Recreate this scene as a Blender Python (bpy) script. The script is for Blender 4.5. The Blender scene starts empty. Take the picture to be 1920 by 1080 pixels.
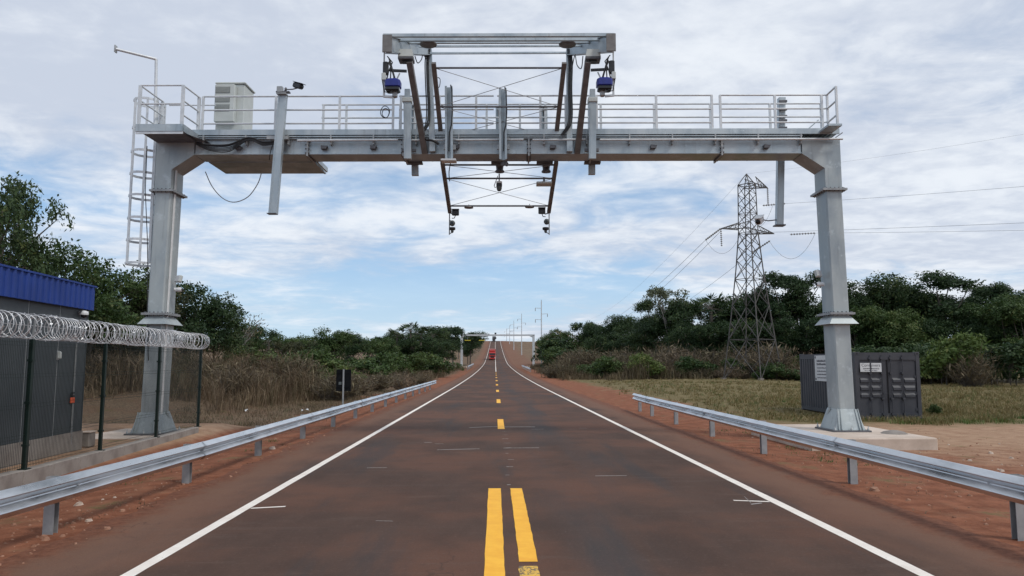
import bpy, math, random
import numpy as np
from mathutils import Vector, Matrix

# ------------------------------------------------------------------ camera, sky, sun, exposure
S = bpy.context.scene
COL = S.collection
FPX, CAM_H = 1387.0, 2.10                       # focal length in photo pixels, eye height
PITCH = math.atan(143 / FPX)
YAW = math.atan(32 * math.cos(PITCH) / FPX)
cd = bpy.data.cameras.new('camera')
cam = bpy.data.objects.new('camera', cd); COL.objects.link(cam)
cd.sensor_width = 36; cd.lens = 36 * FPX / 1920; cd.clip_end = 6000; cd.clip_start = 0.1
cam.location = (0, 0, CAM_H)
cam.rotation_euler = (math.pi / 2 + PITCH, 0, -YAW)
S.camera = cam

SUN_EL, SUN_AZ = math.radians(52), math.radians(128)      # azimuth clockwise from +Y
W = bpy.data.worlds.new('World'); S.world = W; W.use_nodes = True
def build_sky():
    nt = W.node_tree; N = nt.nodes; L = nt.links; N.clear()
    def nd(t, **kw):
        n = N.new(t)
        for k, v in kw.items(): setattr(n, k, v)
        return n
    def math_(op, a, b=None, c=None):
        n = nd('ShaderNodeMath', operation=op)
        for i, v in enumerate((a, b, c)):
            if v is None: continue
            if hasattr(v, 'links'): L.new(v, n.inputs[i])
            else: n.inputs[i].default_value = v
        return n.outputs[0]
    def ramp(v, a, b, c=0.0, d=1.0):
        n = nd('ShaderNodeMapRange', interpolation_type='SMOOTHSTEP')
        L.new(v, n.inputs[0])
        for i, q in enumerate((a, b, c, d)): n.inputs[i + 1].default_value = q
        return n.outputs[0]
    def mix(f, a, b):
        n = nd('ShaderNodeMix', data_type='RGBA')
        L.new(f, n.inputs[0])
        for q, i in ((a, 6), (b, 7)):
            if hasattr(q, 'links'): L.new(q, n.inputs[i])
            else: n.inputs[i].default_value = (*q, 1)
        return n.outputs[2]
    def noise(v, scale, detail, rough=.5, dist=0.0):
        n = nd('ShaderNodeTexNoise'); L.new(v, n.inputs['Vector'])
        n.inputs['Scale'].default_value = scale; n.inputs['Detail'].default_value = detail
        n.inputs['Roughness'].default_value = rough; n.inputs['Distortion'].default_value = dist
        return n.outputs[0]
    sky = nd('ShaderNodeTexSky', sky_type='NISHITA')
    sky.sun_disc = False; sky.sun_elevation = SUN_EL; sky.sun_rotation = SUN_AZ
    sky.air_density = 1.0; sky.dust_density = 0.6; sky.ozone_density = 2.0
    tc = nd('ShaderNodeTexCoord'); sp = nd('ShaderNodeSeparateXYZ'); L.new(tc.outputs['Generated'], sp.inputs[0])
    x, y, z = sp.outputs
    zz = math_('ADD', math_('MAXIMUM', z, 0.0), 0.13)
    cb = nd('ShaderNodeCombineXYZ')
    L.new(math_('DIVIDE', x, zz), cb.inputs[0]); L.new(math_('DIVIDE', y, zz), cb.inputs[1])
    uv = cb.outputs[0]
    mp = nd('ShaderNodeMapping'); L.new(uv, mp.inputs[0]); mp.inputs['Location'].default_value = (3.1, 1.7, 0)
    mp.inputs['Rotation'].default_value = (0, 0, math.radians(-12)); mp.inputs['Scale'].default_value = (1.0, 1.15, 1)
    v = mp.outputs[0]
    big = noise(v, 0.55, 3, .5, .4)
    med = noise(v, 2.6, 7, .6, .5)
    fine = noise(v, 10.0, 5, .55, .25)
    # cover: the deck of cloud is thick to the right and overhead, broken low down on the left
    az = math_('DIVIDE', x, math_('MAXIMUM', y, 0.12))
    lowleft = math_('MULTIPLY', ramp(az, -.35, .35, 1, 0), ramp(z, .19, .36, 1, 0))
    huge = noise(v, .9, 2, .4, .2)
    c = math_('ADD', math_('MULTIPLY', big, .75), math_('MULTIPLY', med, .42))
    c = math_('ADD', c, math_('MULTIPLY', fine, .07))
    c = math_('SUBTRACT', c, math_('MULTIPLY', lowleft, .18))
    c = math_('SUBTRACT', c, ramp(z, .0, .16, .07, 0))
    mask = ramp(c, .38, .62, .10, .96)
    body = math_('ADD', math_('MULTIPLY', fine, .26), math_('ADD', math_('MULTIPLY', med, .42), math_('MULTIPLY', huge, .55)))
    cloud = mix(ramp(body, .50, .76), (5.6, 6.15, 7.2), (8.0, 8.4, 8.95))
    blue = mix(ramp(z, .0, .34, .92, .30), sky.outputs[0], mix(ramp(z, .02, .20), (5.0, 6.8, 8.4), (2.7, 5.2, 8.6)))
    col = mix(mask, blue, cloud)
    bg = nd('ShaderNodeBackground'); L.new(col, bg.inputs[0]); bg.inputs[1].default_value = 0.10
    out = nd('ShaderNodeOutputWorld'); L.new(bg.outputs[0], out.inputs[0])
build_sky()
sd = bpy.data.lights.new('sun', 'SUN'); sun = bpy.data.objects.new('sun', sd); COL.objects.link(sun)
sd.energy = 1.5; sd.angle = math.radians(11); sd.color = (1, .96, .9)
sun.rotation_euler = Vector((-math.sin(SUN_AZ) * math.cos(SUN_EL), -math.cos(SUN_AZ) * math.cos(SUN_EL), -math.sin(SUN_EL))).to_track_quat('-Z', 'Y').to_euler()
S.view_settings.view_transform = 'Standard'; S.view_settings.look = 'None'
S.view_settings.exposure = 0.12; S.view_settings.gamma = 1.0; S.view_settings.use_curve_mapping = False
S.render.engine = 'CYCLES'; S.cycles.use_denoising = True; S.cycles.max_bounces = 6
S.cycles.transparent_max_bounces = 8

# ------------------------------------------------------------------ helpers
RIGHT = Vector((math.cos(YAW), -math.sin(YAW), 0))
FWD = Vector((math.sin(YAW) * math.cos(PITCH), math.cos(YAW) * math.cos(PITCH), math.sin(PITCH)))
UPV = RIGHT.cross(FWD)
CAMP = Vector((0, 0, CAM_H))
def sight(px, py): return FWD + RIGHT * ((px - 960) / FPX) + UPV * ((540 - py) / FPX)
def at(px, py, Y):                               # the place seen at a photo pixel, at the measured distance Y
    d = sight(px, py); return CAMP + d * (Y / d.y)

def tag(o, label=None, cat=None, group=None, kind=None):
    if label: o['label'] = label
    if cat: o['category'] = cat
    if group: o['group'] = group
    if kind: o['kind'] = kind
    return o
def empty(name, loc=(0, 0, 0), rz=0, parent=None, rot=None):
    o = bpy.data.objects.new(name, None); COL.objects.link(o)
    o.location = loc; o.rotation_euler = rot or (0, 0, rz); o.empty_display_size = .2
    if parent: o.parent = parent
    return o
def link(name, me, parent=None, loc=None, rz=0):
    o = bpy.data.objects.new(name, me); COL.objects.link(o)
    if parent: o.parent = parent
    if loc is not None: o.location = loc
    if rz: o.rotation_euler = (0, 0, rz)
    return o
def copy_tree(o, parent=None):
    c = o.copy(); COL.objects.link(c)
    if parent: c.parent = parent
    for ch in list(o.children): copy_tree(ch, c)
    return c

class MB:                                        # collects simple shapes into ONE mesh
    def __init__(s): s.v = []; s.f = []; s.sm = []
    def add(s, vs, fs, smooth=False):
        b = len(s.v); s.v += [tuple(q) for q in vs]; s.f += [tuple(i + b for i in f) for f in fs]; s.sm += [smooth] * len(fs)
        return s
    def box(s, x0, x1, y0, y1, z0, z1):
        return s.add([(x0, y0, z0), (x1, y0, z0), (x1, y1, z0), (x0, y1, z0), (x0, y0, z1), (x1, y0, z1), (x1, y1, z1), (x0, y1, z1)],
                     [(3, 2, 1, 0), (4, 5, 6, 7), (0, 1, 5, 4), (1, 2, 6, 5), (2, 3, 7, 6), (3, 0, 4, 7)])
    def cbox(s, c, sx, sy, sz): return s.box(c[0] - sx / 2, c[0] + sx / 2, c[1] - sy / 2, c[1] + sy / 2, c[2] - sz / 2, c[2] + sz / 2)
    def rbox(s, c, sx, sy, sz, b=.01):           # box with chamfered vertical and top edges
        x, y = sx / 2, sy / 2
        def ring(ix, z): 
            return [(c[0] - x + ix + b, c[1] - y + ix, z), (c[0] + x - ix - b, c[1] - y + ix, z), (c[0] + x - ix, c[1] - y + ix + b, z), (c[0] + x - ix, c[1] + y - ix - b, z),
                    (c[0] + x - ix - b, c[1] + y - ix, z), (c[0] - x + ix + b, c[1] + y - ix, z), (c[0] - x + ix, c[1] + y - ix - b, z), (c[0] - x + ix, c[1] - y + ix + b, z)]
        z0, z1 = c[2] - sz / 2, c[2] + sz / 2
        return s.loft([ring(b, z0), ring(0, z0 + b), ring(0, z1 - b), ring(b, z1)])
    def loft(s, rings, cap=True, smooth=False):
        n = len(rings[0]); vs = [p for r in rings for p in r]; fs = []
        for i in range(len(rings) - 1):
            for j in range(n):
                k = (j + 1) % n
                fs.append((i * n + j, i * n + k, (i + 1) * n + k, (i + 1) * n + j))
        s.add(vs, fs, smooth)
        if cap:
            s.add(rings[0], [tuple(range(n))[::-1]]); s.add(rings[-1], [tuple(range(n))])
        return s
    def bar(s, p, q, w, h=None, up=(0, 0, 1)):   # rectangular bar from p to q
        p = Vector(p); q = Vector(q); h = h or w
        d = (q - p).normalized(); u = Vector(up)
        if abs(d.dot(u)) > .98: u = Vector((0, 1, 0))
        a = d.cross(u).normalized(); b = a.cross(d).normalized()
        r = lambda c: [c - a * w / 2 - b * h / 2, c + a * w / 2 - b * h / 2, c + a * w / 2 + b * h / 2, c - a * w / 2 + b * h / 2]
        return s.loft([r(p), r(q)])
    def tube(s, path, r, n=8, closed=False, r2=None):
        path = [Vector(p) for p in path]; rings = []; m = len(path); a = None
        for i, p in enumerate(path):
            if closed: d = path[(i + 1) % m] - path[i - 1]
            else: d = path[min(i + 1, m - 1)] - path[max(i - 1, 0)]
            d.normalize()
            if a is None:
                a = d.cross(Vector((0, 0, 1)))
                if a.length < .1: a = d.cross(Vector((0, 1, 0)))
            a = (a - d * a.dot(d)).normalized(); b = d.cross(a)
            rr = r if r2 is None else r + (r2 - r) * i / max(m - 1, 1)
            rings.append([p + (a * math.cos(2 * math.pi * k / n) + b * math.sin(2 * math.pi * k / n)) * rr for k in range(n)])
        if closed: rings.append(rings[0])
        return s.loft(rings, cap=not closed, smooth=True)
    def lathe(s, prof, c=(0, 0, 0), n=14, axis='z', smooth=True):
        rings = []
        for r, h in prof:
            ring = []
            for k in range(n):
                t = 2 * math.pi * k / n; u, v = max(r, .0005) * math.cos(t), max(r, .0005) * math.sin(t)
                ring.append({'z': (c[0] + u, c[1] + v, c[2] + h), 'y': (c[0] + u, c[1] + h, c[2] - v), 'x': (c[0] + h, c[1] + u, c[2] + v)}[axis])
            rings.append(ring)
        return s.loft(rings, smooth=smooth)
    def prism(s, poly, y0, y1):                  # polygon in x,z pushed along y
        return s.loft([[(x, y0, z) for x, z in poly], [(x, y1, z) for x, z in poly]])
    def mesh(s, name, *mats):
        me = bpy.data.meshes.new(name); me.from_pydata(s.v, [], s.f)
        if any(s.sm): me.polygons.foreach_set('use_smooth', s.sm)
        for m in mats: me.materials.append(m)
        me.validate(); me.update()
        import bmesh
        b = bmesh.new(); b.from_mesh(me); bmesh.ops.recalc_face_normals(b, faces=b.faces); b.to_mesh(me); b.free()
        return me
    def build(s, name, mat, parent=None, loc=None, rz=0): return link(name, s.mesh(name, mat), parent, loc, rz)

# ------------------------------------------------------------------ materials
def shader(name):
    m = bpy.data.materials.new(name); m.use_nodes = True
    nt = m.node_tree; return m, nt, nt.nodes['Principled BSDF']
def node(nt, t, **kw):
    n = nt.nodes.new(t)
    for k, v in kw.items(): setattr(n, k, v)
    return n
def n_noise(nt, vec, scale, detail=4, rough=.55, stretch=None, dist=0):
    if stretch:
        mp = node(nt, 'ShaderNodeMapping'); nt.links.new(vec, mp.inputs[0]); mp.inputs['Scale'].default_value = stretch; vec = mp.outputs[0]
    n = node(nt, 'ShaderNodeTexNoise'); nt.links.new(vec, n.inputs['Vector'])
    n.inputs['Scale'].default_value = scale; n.inputs['Detail'].default_value = detail; n.inputs['Roughness'].default_value = rough
    n.inputs['Distortion'].default_value = dist
    return n.outputs[0]
def n_map(nt, v, a, b, c=0., d=1., smooth=True):
    n = node(nt, 'ShaderNodeMapRange')
    if smooth: n.interpolation_type = 'SMOOTHSTEP'
    nt.links.new(v, n.inputs[0])
    for i, q in enumerate((a, b, c, d)): n.inputs[i + 1].default_value = q
    return n.outputs[0]
def n_math(nt, op, a, b):
    n = node(nt, 'ShaderNodeMath', operation=op)
    for i, v in enumerate((a, b)):
        if hasattr(v, 'links'): nt.links.new(v, n.inputs[i])
        else: n.inputs[i].default_value = v
    return n.outputs[0]
def n_mix(nt, f, a, b, mode='MIX'):
    n = node(nt, 'ShaderNodeMix', data_type='RGBA', blend_type=mode)
    if hasattr(f, 'links'): nt.links.new(f, n.inputs[0])
    else: n.inputs[0].default_value = f
    for q, i in ((a, 6), (b, 7)):
        if hasattr(q, 'links'): nt.links.new(q, n.inputs[i])
        else: n.inputs[i].default_value = (*q, 1)
    return n.outputs[2]
def n_bump(nt, bs, h, strength, dist):
    b = node(nt, 'ShaderNodeBump'); nt.links.new(h, b.inputs['Height']); b.inputs['Strength'].default_value = strength; b.inputs['Distance'].default_value = dist
    nt.links.new(b.outputs[0], bs.inputs['Normal'])
def pos(nt): return node(nt, 'ShaderNodeNewGeometry').outputs['Position']
def obj_co(nt): return node(nt, 'ShaderNodeTexCoord').outputs['Object']
def pbr(name, c1, c2=None, scale=3., rough=.6, metal=0., bump=0., stretch=None, rough2=None, spec=None):
    m, nt, bs = shader(name)
    bs.inputs['Roughness'].default_value = rough; bs.inputs['Metallic'].default_value = metal
    if spec is not None: bs.inputs['Specular IOR Level'].default_value = spec
    if c2:
        v = n_noise(nt, obj_co(nt), scale, 5, .6, stretch)
        f = n_map(nt, v, .32, .68)
        nt.links.new(n_mix(nt, f, c1, c2), bs.inputs['Base Color'])
        if rough2: nt.links.new(n_map(nt, v, .3, .7, rough, rough2), bs.inputs['Roughness'])
        if bump: n_bump(nt, bs, v, bump, .01)
    else: bs.inputs['Base Color'].default_value = (*c1, 1)
    return m
M = {}
M['steel'] = pbr('galvanised_steel', (.34, .39, .42), (.50, .55, .575), 1.8, .36, .6, stretch=(1, 1, .45), rough2=.6)
M['steel_leg'] = pbr('galvanised_leg', (.27, .31, .335), (.45, .49, .49), .9, .40, .45, stretch=(1, 1, .5), rough2=.62)
M['rail'] = pbr('guardrail_zinc', (.50, .53, .555), (.76, .78, .80), 3.2, .22, 1.0, stretch=(1, .3, 1), rough2=.45)
M['post'] = pbr('guardrail_post_zinc', (.30, .315, .325), (.42, .43, .43), 4, .5, .4)
M['rail_pipe'] = pbr('painted_rail_grey', (.56, .59, .61), (.68, .70, .71), 5, .45, .25)
M['dark_steel'] = pbr('dark_steel', (.10, .10, .11), (.15, .15, .16), 6, .55, .3)
M['black'] = pbr('black_plastic', (.012, .013, .015), (.02, .02, .023), 8, .45)
M['cable'] = pbr('black_cable', (.012, .012, .014), None, rough=.5)
M['white'] = pbr('white_paint', (.72, .73, .73), (.64, .65, .65), 6, .45)
M['cabinet'] = pbr('cabinet_grey', (.47, .50, .48), (.54, .57, .55), 2, .5)
M['vent'] = pbr('vent_grey', (.10, .115, .115), None, rough=.6)
M['blue'] = pbr('blue_plastic', (.012, .022, .19), (.018, .03, .24), 6, .4)
M['glass'] = pbr('dark_glass', (.01, .012, .015), None, rough=.08)
M['shaded_steel'] = pbr('shade_toned_steel', (.145, .135, .130), (.205, .195, .188), 5, .5, .3)  # grey-brown tone: shade of the galvanised undersides is put into the colour
M['box_grey'] = pbr('container_grey', (.040, .042, .052), (.056, .058, .068), 1.6, .5, .0, bump=.05)
M['sign_white'] = pbr('sign_white', (.66, .67, .68), (.58, .59, .60), 5, .5)
M['ink'] = pbr('sign_ink', (.06, .06, .075), None, rough=.6)
M['fence'] = pbr('dark_green_fence', (.004, .014, .011), (.007, .020, .016), 6, .45)
M['razor'] = pbr('razor_wire_zinc', (.60, .61, .62), (.72, .73, .74), 9, .35, .5)
M['roofblue'] = pbr('blue_roof_sheet', (.006, .034, .20), (.009, .044, .25), 1.4, .6)
M['wall'] = pbr('cabin_wall_grey', (.046, .056, .063), (.060, .071, .078), 1.1, .55)
M['orange'] = pbr('orange_plate', (.65, .09, .03), (.72, .12, .04), 8, .5)
M['sign_back'] = pbr('sign_back_black', (.007, .008, .010), (.012, .013, .015), 5, .9, spec=.1)
M['pylon'] = pbr('weathered_lattice', (.065, .060, .057), (.125, .115, .108), 3, .65, .2)
M['wire'] = pbr('power_line', (.36, .38, .40), None, rough=.6)
M['insul'] = pbr('insulator_brown', (.22, .21, .20), (.32, .31, .30), 4, .35)
M['red'] = pbr('truck_red', (.42, .028, .025), (.48, .04, .03), 3, .35)
M['tarp'] = pbr('truck_tarp', (.30, .07, .06), (.36, .09, .08), 3, .7)
M['yellow'] = pbr('yellow_bar', (.62, .50, .04), None, rough=.5)
M['tyre'] = pbr('tyre', (.015, .015, .015), None, rough=.8)
M['far_white'] = pbr('pale_galvanised', (.52, .54, .55), (.60, .62, .63), 3, .5, .2)

def concrete(name, c1, c2, scale):
    m, nt, bs = shader(name); v = obj_co(nt)
    a = n_noise(nt, v, scale, 6, .65); b = n_noise(nt, v, scale * 12, 3, .6)
    c = n_mix(nt, n_map(nt, a, .3, .7), c1, c2)
    c = n_mix(nt, n_map(nt, b, .55, .75, 0, .35), c, tuple(q * .55 for q in c1))
    nt.links.new(c, bs.inputs['Base Color']); bs.inputs['Roughness'].default_value = .85
    n_bump(nt, bs, n_math(nt, 'ADD', a, n_math(nt, 'MULTIPLY', b, .4)), .35, .02)
    return m
def weathered(m):                                # rain streaks and dull zinc blooms over a steel material
    nt = m.node_tree; bs = nt.nodes['Principled BSDF']; src = bs.inputs['Base Color'].links[0].from_socket; P = pos(nt)
    s = n_noise(nt, P, 7, 5, .7, (1, 1, .07)); b = n_noise(nt, P, 3.2, 6, .7)
    c = n_mix(nt, n_map(nt, s, .54, .72, 0, .45), src, (.20, .215, .22)); c = n_mix(nt, n_map(nt, b, .56, .70, 0, .5), c, (.60, .66, .68))
    c = n_mix(nt, n_map(nt, n_noise(nt, P, 1.3, 6, .75), .66, .76, 0, .22), c, (.26, .18, .13))
    nt.links.new(c, bs.inputs['Base Color'])
weathered(M['steel']); weathered(M['steel_leg'])
M['concrete'] = concrete('pale_concrete', (.48, .385, .31), (.64, .53, .445), 1.2)
M['block'] = concrete('grey_block', (.20, .17, .15), (.30, .27, .24), 1.6)

def leafy(name, c1, c2, c3=None, trans=.25, rough=.55, patch=None):
    m, nt, bs = shader(name)
    a = node(nt, 'ShaderNodeAttribute', attribute_name='rnd')
    o = node(nt, 'ShaderNodeObjectInfo')
    c = n_mix(nt, a.outputs['Fac'], c1, c2)
    if c3: c = n_mix(nt, n_map(nt, a.outputs['Fac'], .86, .95), c, c3)
    if patch:
        q = n_noise(nt, pos(nt), .45, 4, .6); c = n_mix(nt, n_map(nt, q, .50, .64, 0, .75), c, patch[0]); c = n_mix(nt, n_map(nt, n_noise(nt, pos(nt), .8, 3, .6), .54, .66, 0, .7), c, patch[1])
    h = node(nt, 'ShaderNodeHueSaturation'); nt.links.new(c, h.inputs['Color'])
    nt.links.new(n_map(nt, o.outputs['Random'], 0, 1, .80, 1.25, False), h.inputs['Value'])
    nt.links.new(n_map(nt, o.outputs['Random'], 0, 1, .515, .485, False), h.inputs['Hue'])
    nt.links.new(h.outputs[0], bs.inputs['Base Color']); bs.inputs['Roughness'].default_value = rough
    bs.inputs['Specular IOR Level'].default_value = .25
    t = node(nt, 'ShaderNodeBsdfTranslucent'); nt.links.new(h.outputs[0], t.inputs['Color'])
    mx = node(nt, 'ShaderNodeMixShader'); mx.inputs[0].default_value = trans
    nt.links.new(bs.outputs[0], mx.inputs[1]); nt.links.new(t.outputs[0], mx.inputs[2])
    nt.links.new(mx.outputs[0], nt.nodes['Material Output'].inputs[0])
    return m
M['leaf_dark'] = leafy('dark_leaves', (.020, .043, .018), (.050, .084, .028), (.11, .14, .045))
M['leaf_mid'] = leafy('mid_green_leaves', (.036, .070, .020), (.078, .118, .034), (.14, .16, .055))
M['leaf_light'] = leafy('light_green_leaves', (.060, .105, .025), (.11, .15, .04), (.17, .18, .06))
M['leaf_olive'] = leafy('olive_leaves', (.040, .048, .024), (.070, .075, .034), (.13, .11, .05))
M['leaf_dry'] = leafy('dry_twigs', (.092, .072, .042), (.165, .130, .078), (.24, .20, .12), .15)
M['leaf_pale'] = leafy('pale_leaves', (.10, .12, .07), (.17, .18, .11), None)
M['straw'] = leafy('straw', (.085, .060, .037), (.165, .118, .072), (.25, .195, .12), .2, patch=((.27, .205, .125), (.085, .085, .038)))
M['grass'] = leafy('grass_blades', (.120, .100, .036), (.225, .178, .072), (.28, .22, .12), .2, patch=((.27, .215, .105), (.12, .125, .045)))
M['green_grass'] = leafy('green_blades', (.05, .095, .022), (.10, .15, .04), None, .2)
M['bark'] = pbr('bark', (.085, .070, .058), (.14, .12, .10), 6, .9, bump=.5, stretch=(1, 1, .2))
M['pale_bark'] = pbr('pale_bark', (.22, .20, .18), (.30, .28, .25), 6, .9)

# ------------------------------------------------------------------ terrain and road
PROF_Y = [-60, 0, 60, 100, 136, 200, 257, 307, 400, 526, 614, 660, 720, 900, 2600]
PROF_Z = [0, 0, .02, .16, .43, 1.25, 2.35, 4.2, 8.6, 15.4, 21.0, 22.6, 22.9, 21.0, 8.0]
def _slopes():
    x = np.array(PROF_Y, float); y = np.array(PROF_Z, float); d = np.diff(y) / np.diff(x); m = np.zeros(len(x))
    for i in range(1, len(x) - 1):
        m[i] = 0 if d[i - 1] * d[i] <= 0 else 2 * d[i - 1] * d[i] / (d[i - 1] + d[i])
    m[-1] = d[-1]
    return x, y, m
_PX, _PZ, _PM = _slopes()
def zr(y):
    y = np.clip(np.asarray(y, float), -60, 2600); i = np.clip(np.searchsorted(_PX, y) - 1, 0, len(_PX) - 2)
    h = _PX[i + 1] - _PX[i]; t = (y - _PX[i]) / h
    return ((2 * t**3 - 3 * t**2 + 1) * _PZ[i] + (t**3 - 2 * t**2 + t) * h * _PM[i] + (-2 * t**3 + 3 * t**2) * _PZ[i + 1] + (t**3 - t**2) * h * _PM[i + 1])
_wr = np.random.RandomState(4)
_WV = [(_wr.uniform(-1, 1) * k, _wr.uniform(-1, 1) * k, _wr.uniform(0, 6.28), a) for k, a in ((.05, .35), (.06, .3), (.11, .18), (.23, .09), (.31, .07), (.7, .03), (.9, .025), (1.7, .014), (2.3, .011))]
def ground_z(x, y):
    x = np.asarray(x, float); y = np.asarray(y, float)
    w = sum(a * np.sin(kx * x + ky * y + p) for kx, ky, p, a in _WV)
    off = np.maximum(np.maximum(-6.0 - x, x - 6.9), 0)
    amp = np.clip(off / 6, 0, 1) * np.clip(.25 + (y - 10) / 110, .12, 1)
    verge = -.05 * np.clip(off / .6, 0, 1) - .10 * np.clip(off / 4, 0, 1) * np.clip((40 - y) / 30, 0, 1)
    berm = .9 * np.clip((-x - 10.5) / 5, 0, 1) * np.clip((y - 27) / 10, 0, 1) * np.clip((90 - y) / 40, 0, 1)
    # the compound on the left and the foot of the gantry on the right are levelled
    flat = np.clip((-8.2 - x) / .5, 0, 1) * np.clip((26.5 - y) / 1.5, 0, 1)
    flat2 = np.clip((x - 7.2) / .8, 0, 1) * np.clip((x < 22) * (36 - y) / 3, 0, 1)
    z = zr(y) + w * amp + verge + berm
    z = z * (1 - flat) + .16 * flat
    return z * (1 - flat2 * .8) + (-.02) * flat2 * .8
YS = np.concatenate([np.linspace(-900, -14, 12), np.arange(-12, 40, .5), np.arange(40, 100, 1.5), np.arange(100, 240, 4), np.arange(240, 720, 10), np.linspace(720, 2500, 22)])
def build_ground():
    xs = np.concatenate([-np.geomspace(30, 1500, 18)[::-1], np.arange(-29.5, -5.5, .5), np.array([-5.4, -2, .3, 3, 6.2]), np.arange(6.7, 34, .5), np.geomspace(35, 1500, 18)])
    X, Y = np.meshgrid(xs, YS); Z = ground_z(X, Y)
    Z = np.where((X > -5.2) & (X < 6.1), zr(Y) - .03, Z)
    v = np.stack([X, Y, Z], -1).reshape(-1, 3); nx = len(xs); ny = len(YS)
    i = (np.arange(ny - 1)[:, None] * nx + np.arange(nx - 1)[None, :]).reshape(-1)
    f = np.stack([i, i + 1, i + 1 + nx, i + nx], -1)
    me = bpy.data.meshes.new('ground'); me.from_pydata(v.tolist(), [], f.tolist()); me.polygons.foreach_set('use_smooth', [True] * len(f))
    m, nt, bs = shader('soil_and_turf'); P = pos(nt)
    sp = node(nt, 'ShaderNodeSeparateXYZ'); nt.links.new(P, sp.inputs[0]); x, y, z = sp.outputs
    n1 = n_noise(nt, P, .35, 6, .6); n2 = n_noise(nt, P, 2.2, 6, .65); n3 = n_noise(nt, P, 14, 4, .7); n4 = n_noise(nt, P, .9, 5, .6)
    red = n_mix(nt, n_map(nt, n2, .3, .72), (.175, .064, .034), (.30, .122, .068))
    red = n_mix(nt, n_map(nt, n4, .5, .72, 0, .55), red, (.26, .150, .090))
    red = n_mix(nt, n_map(nt, n3, .60, .78, 0, .5), red, (.12, .050, .030))
    tan = n_mix(nt, n_map(nt, n2, .3, .7), (.31, .185, .115), (.42, .275, .180))
    tan = n_mix(nt, n_map(nt, n3, .58, .75, 0, .4), tan, (.20, .10, .06))
    turf = n_mix(nt, n_map(nt, n2, .3, .7), (.125, .100, .044), (.215, .165, .085))
    turf = n_mix(nt, n_map(nt, n4, .45, .7, 0, .6), turf, (.105, .098, .036))
    litter = n_mix(nt, n_map(nt, n3, .35, .65), (.085, .058, .038), (.20, .140, .090))
    litter = n_mix(nt, n_map(nt, n4, .45, .68, 0, .7), litter, (.14, .076, .048))
    jit = n_math(nt, 'MULTIPLY', n_math(nt, 'SUBTRACT', n1, .5), 7.0)
    jit = n_math(nt, 'ADD', jit, n_math(nt, 'MULTIPLY', n_math(nt, 'SUBTRACT', n2, .5), 2.5))
    xr = n_math(nt, 'ADD', x, jit); yj = n_math(nt, 'ADD', y, jit)
    red = n_mix(nt, n_map(nt, y, 110, 260, 0, .65), red, (.165, .100, .070))
    # right of the road: red verge, then a pale track, then turf from about 27 m on
    c = n_mix(nt, n_math(nt, 'MULTIPLY', n_map(nt, xr, 8.5, 11.5), n_math(nt, 'MULTIPLY', n_map(nt, yj, 14, 20, .25, 1), n_map(nt, y, 60, 90, 1, 0))), red, tan)
    tf = n_math(nt, 'MULTIPLY', n_map(nt, xr, 9.0, 10.6), n_math(nt, 'MULTIPLY', n_map(nt, yj, 24.5, 27.5), n_map(nt, yj, 120, 170, 1, 0)))
    c = n_mix(nt, tf, c, turf)
    # left: red verge, then a strip of mown dry litter
    lf = n_math(nt, 'MULTIPLY', n_map(nt, xr, -8.2, -7.0, 1, 0), n_map(nt, yj, 24.0, 26.5))
    c = n_mix(nt, lf, c, litter)
    far = n_mix(nt, n_map(nt, n1, .35, .65), (.135, .088, .060), (.20, .142, .090))
    ab = n_math(nt, 'ABSOLUTE', xr, 0)
    ff = n_math(nt, 'MULTIPLY', n_map(nt, y, 170, 280), n_map(nt, ab, 9, 18))
    c = n_mix(nt, ff, c, far)
    comp = n_math(nt, 'MULTIPLY', n_map(nt, x, -8.6, -8.2, 1, 0), n_map(nt, y, 25.6, 26.2, 1, 0))
    c = n_mix(nt, comp, c, tan)
    # weeds that creep onto the bare verge
    wd = n_math(nt, 'MULTIPLY', n_map(nt, n4, .60, .68), n_map(nt, n3, .35, .6))
    c = n_mix(nt, n_math(nt, 'MULTIPLY', wd, .55), c, (.09, .115, .035))
    nt.links.new(c, bs.inputs['Base Color']); bs.inputs['Roughness'].default_value = .95; bs.inputs['Specular IOR Level'].default_value = .15
    hh = n_math(nt, 'ADD', n_math(nt, 'MULTIPLY', n2, 1.0), n_math(nt, 'MULTIPLY', n3, .5))
    n_bump(nt, bs, hh, .9, .09)
    me.materials.append(m)
    tag(link('ground', me), kind='structure')
build_ground()

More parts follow.
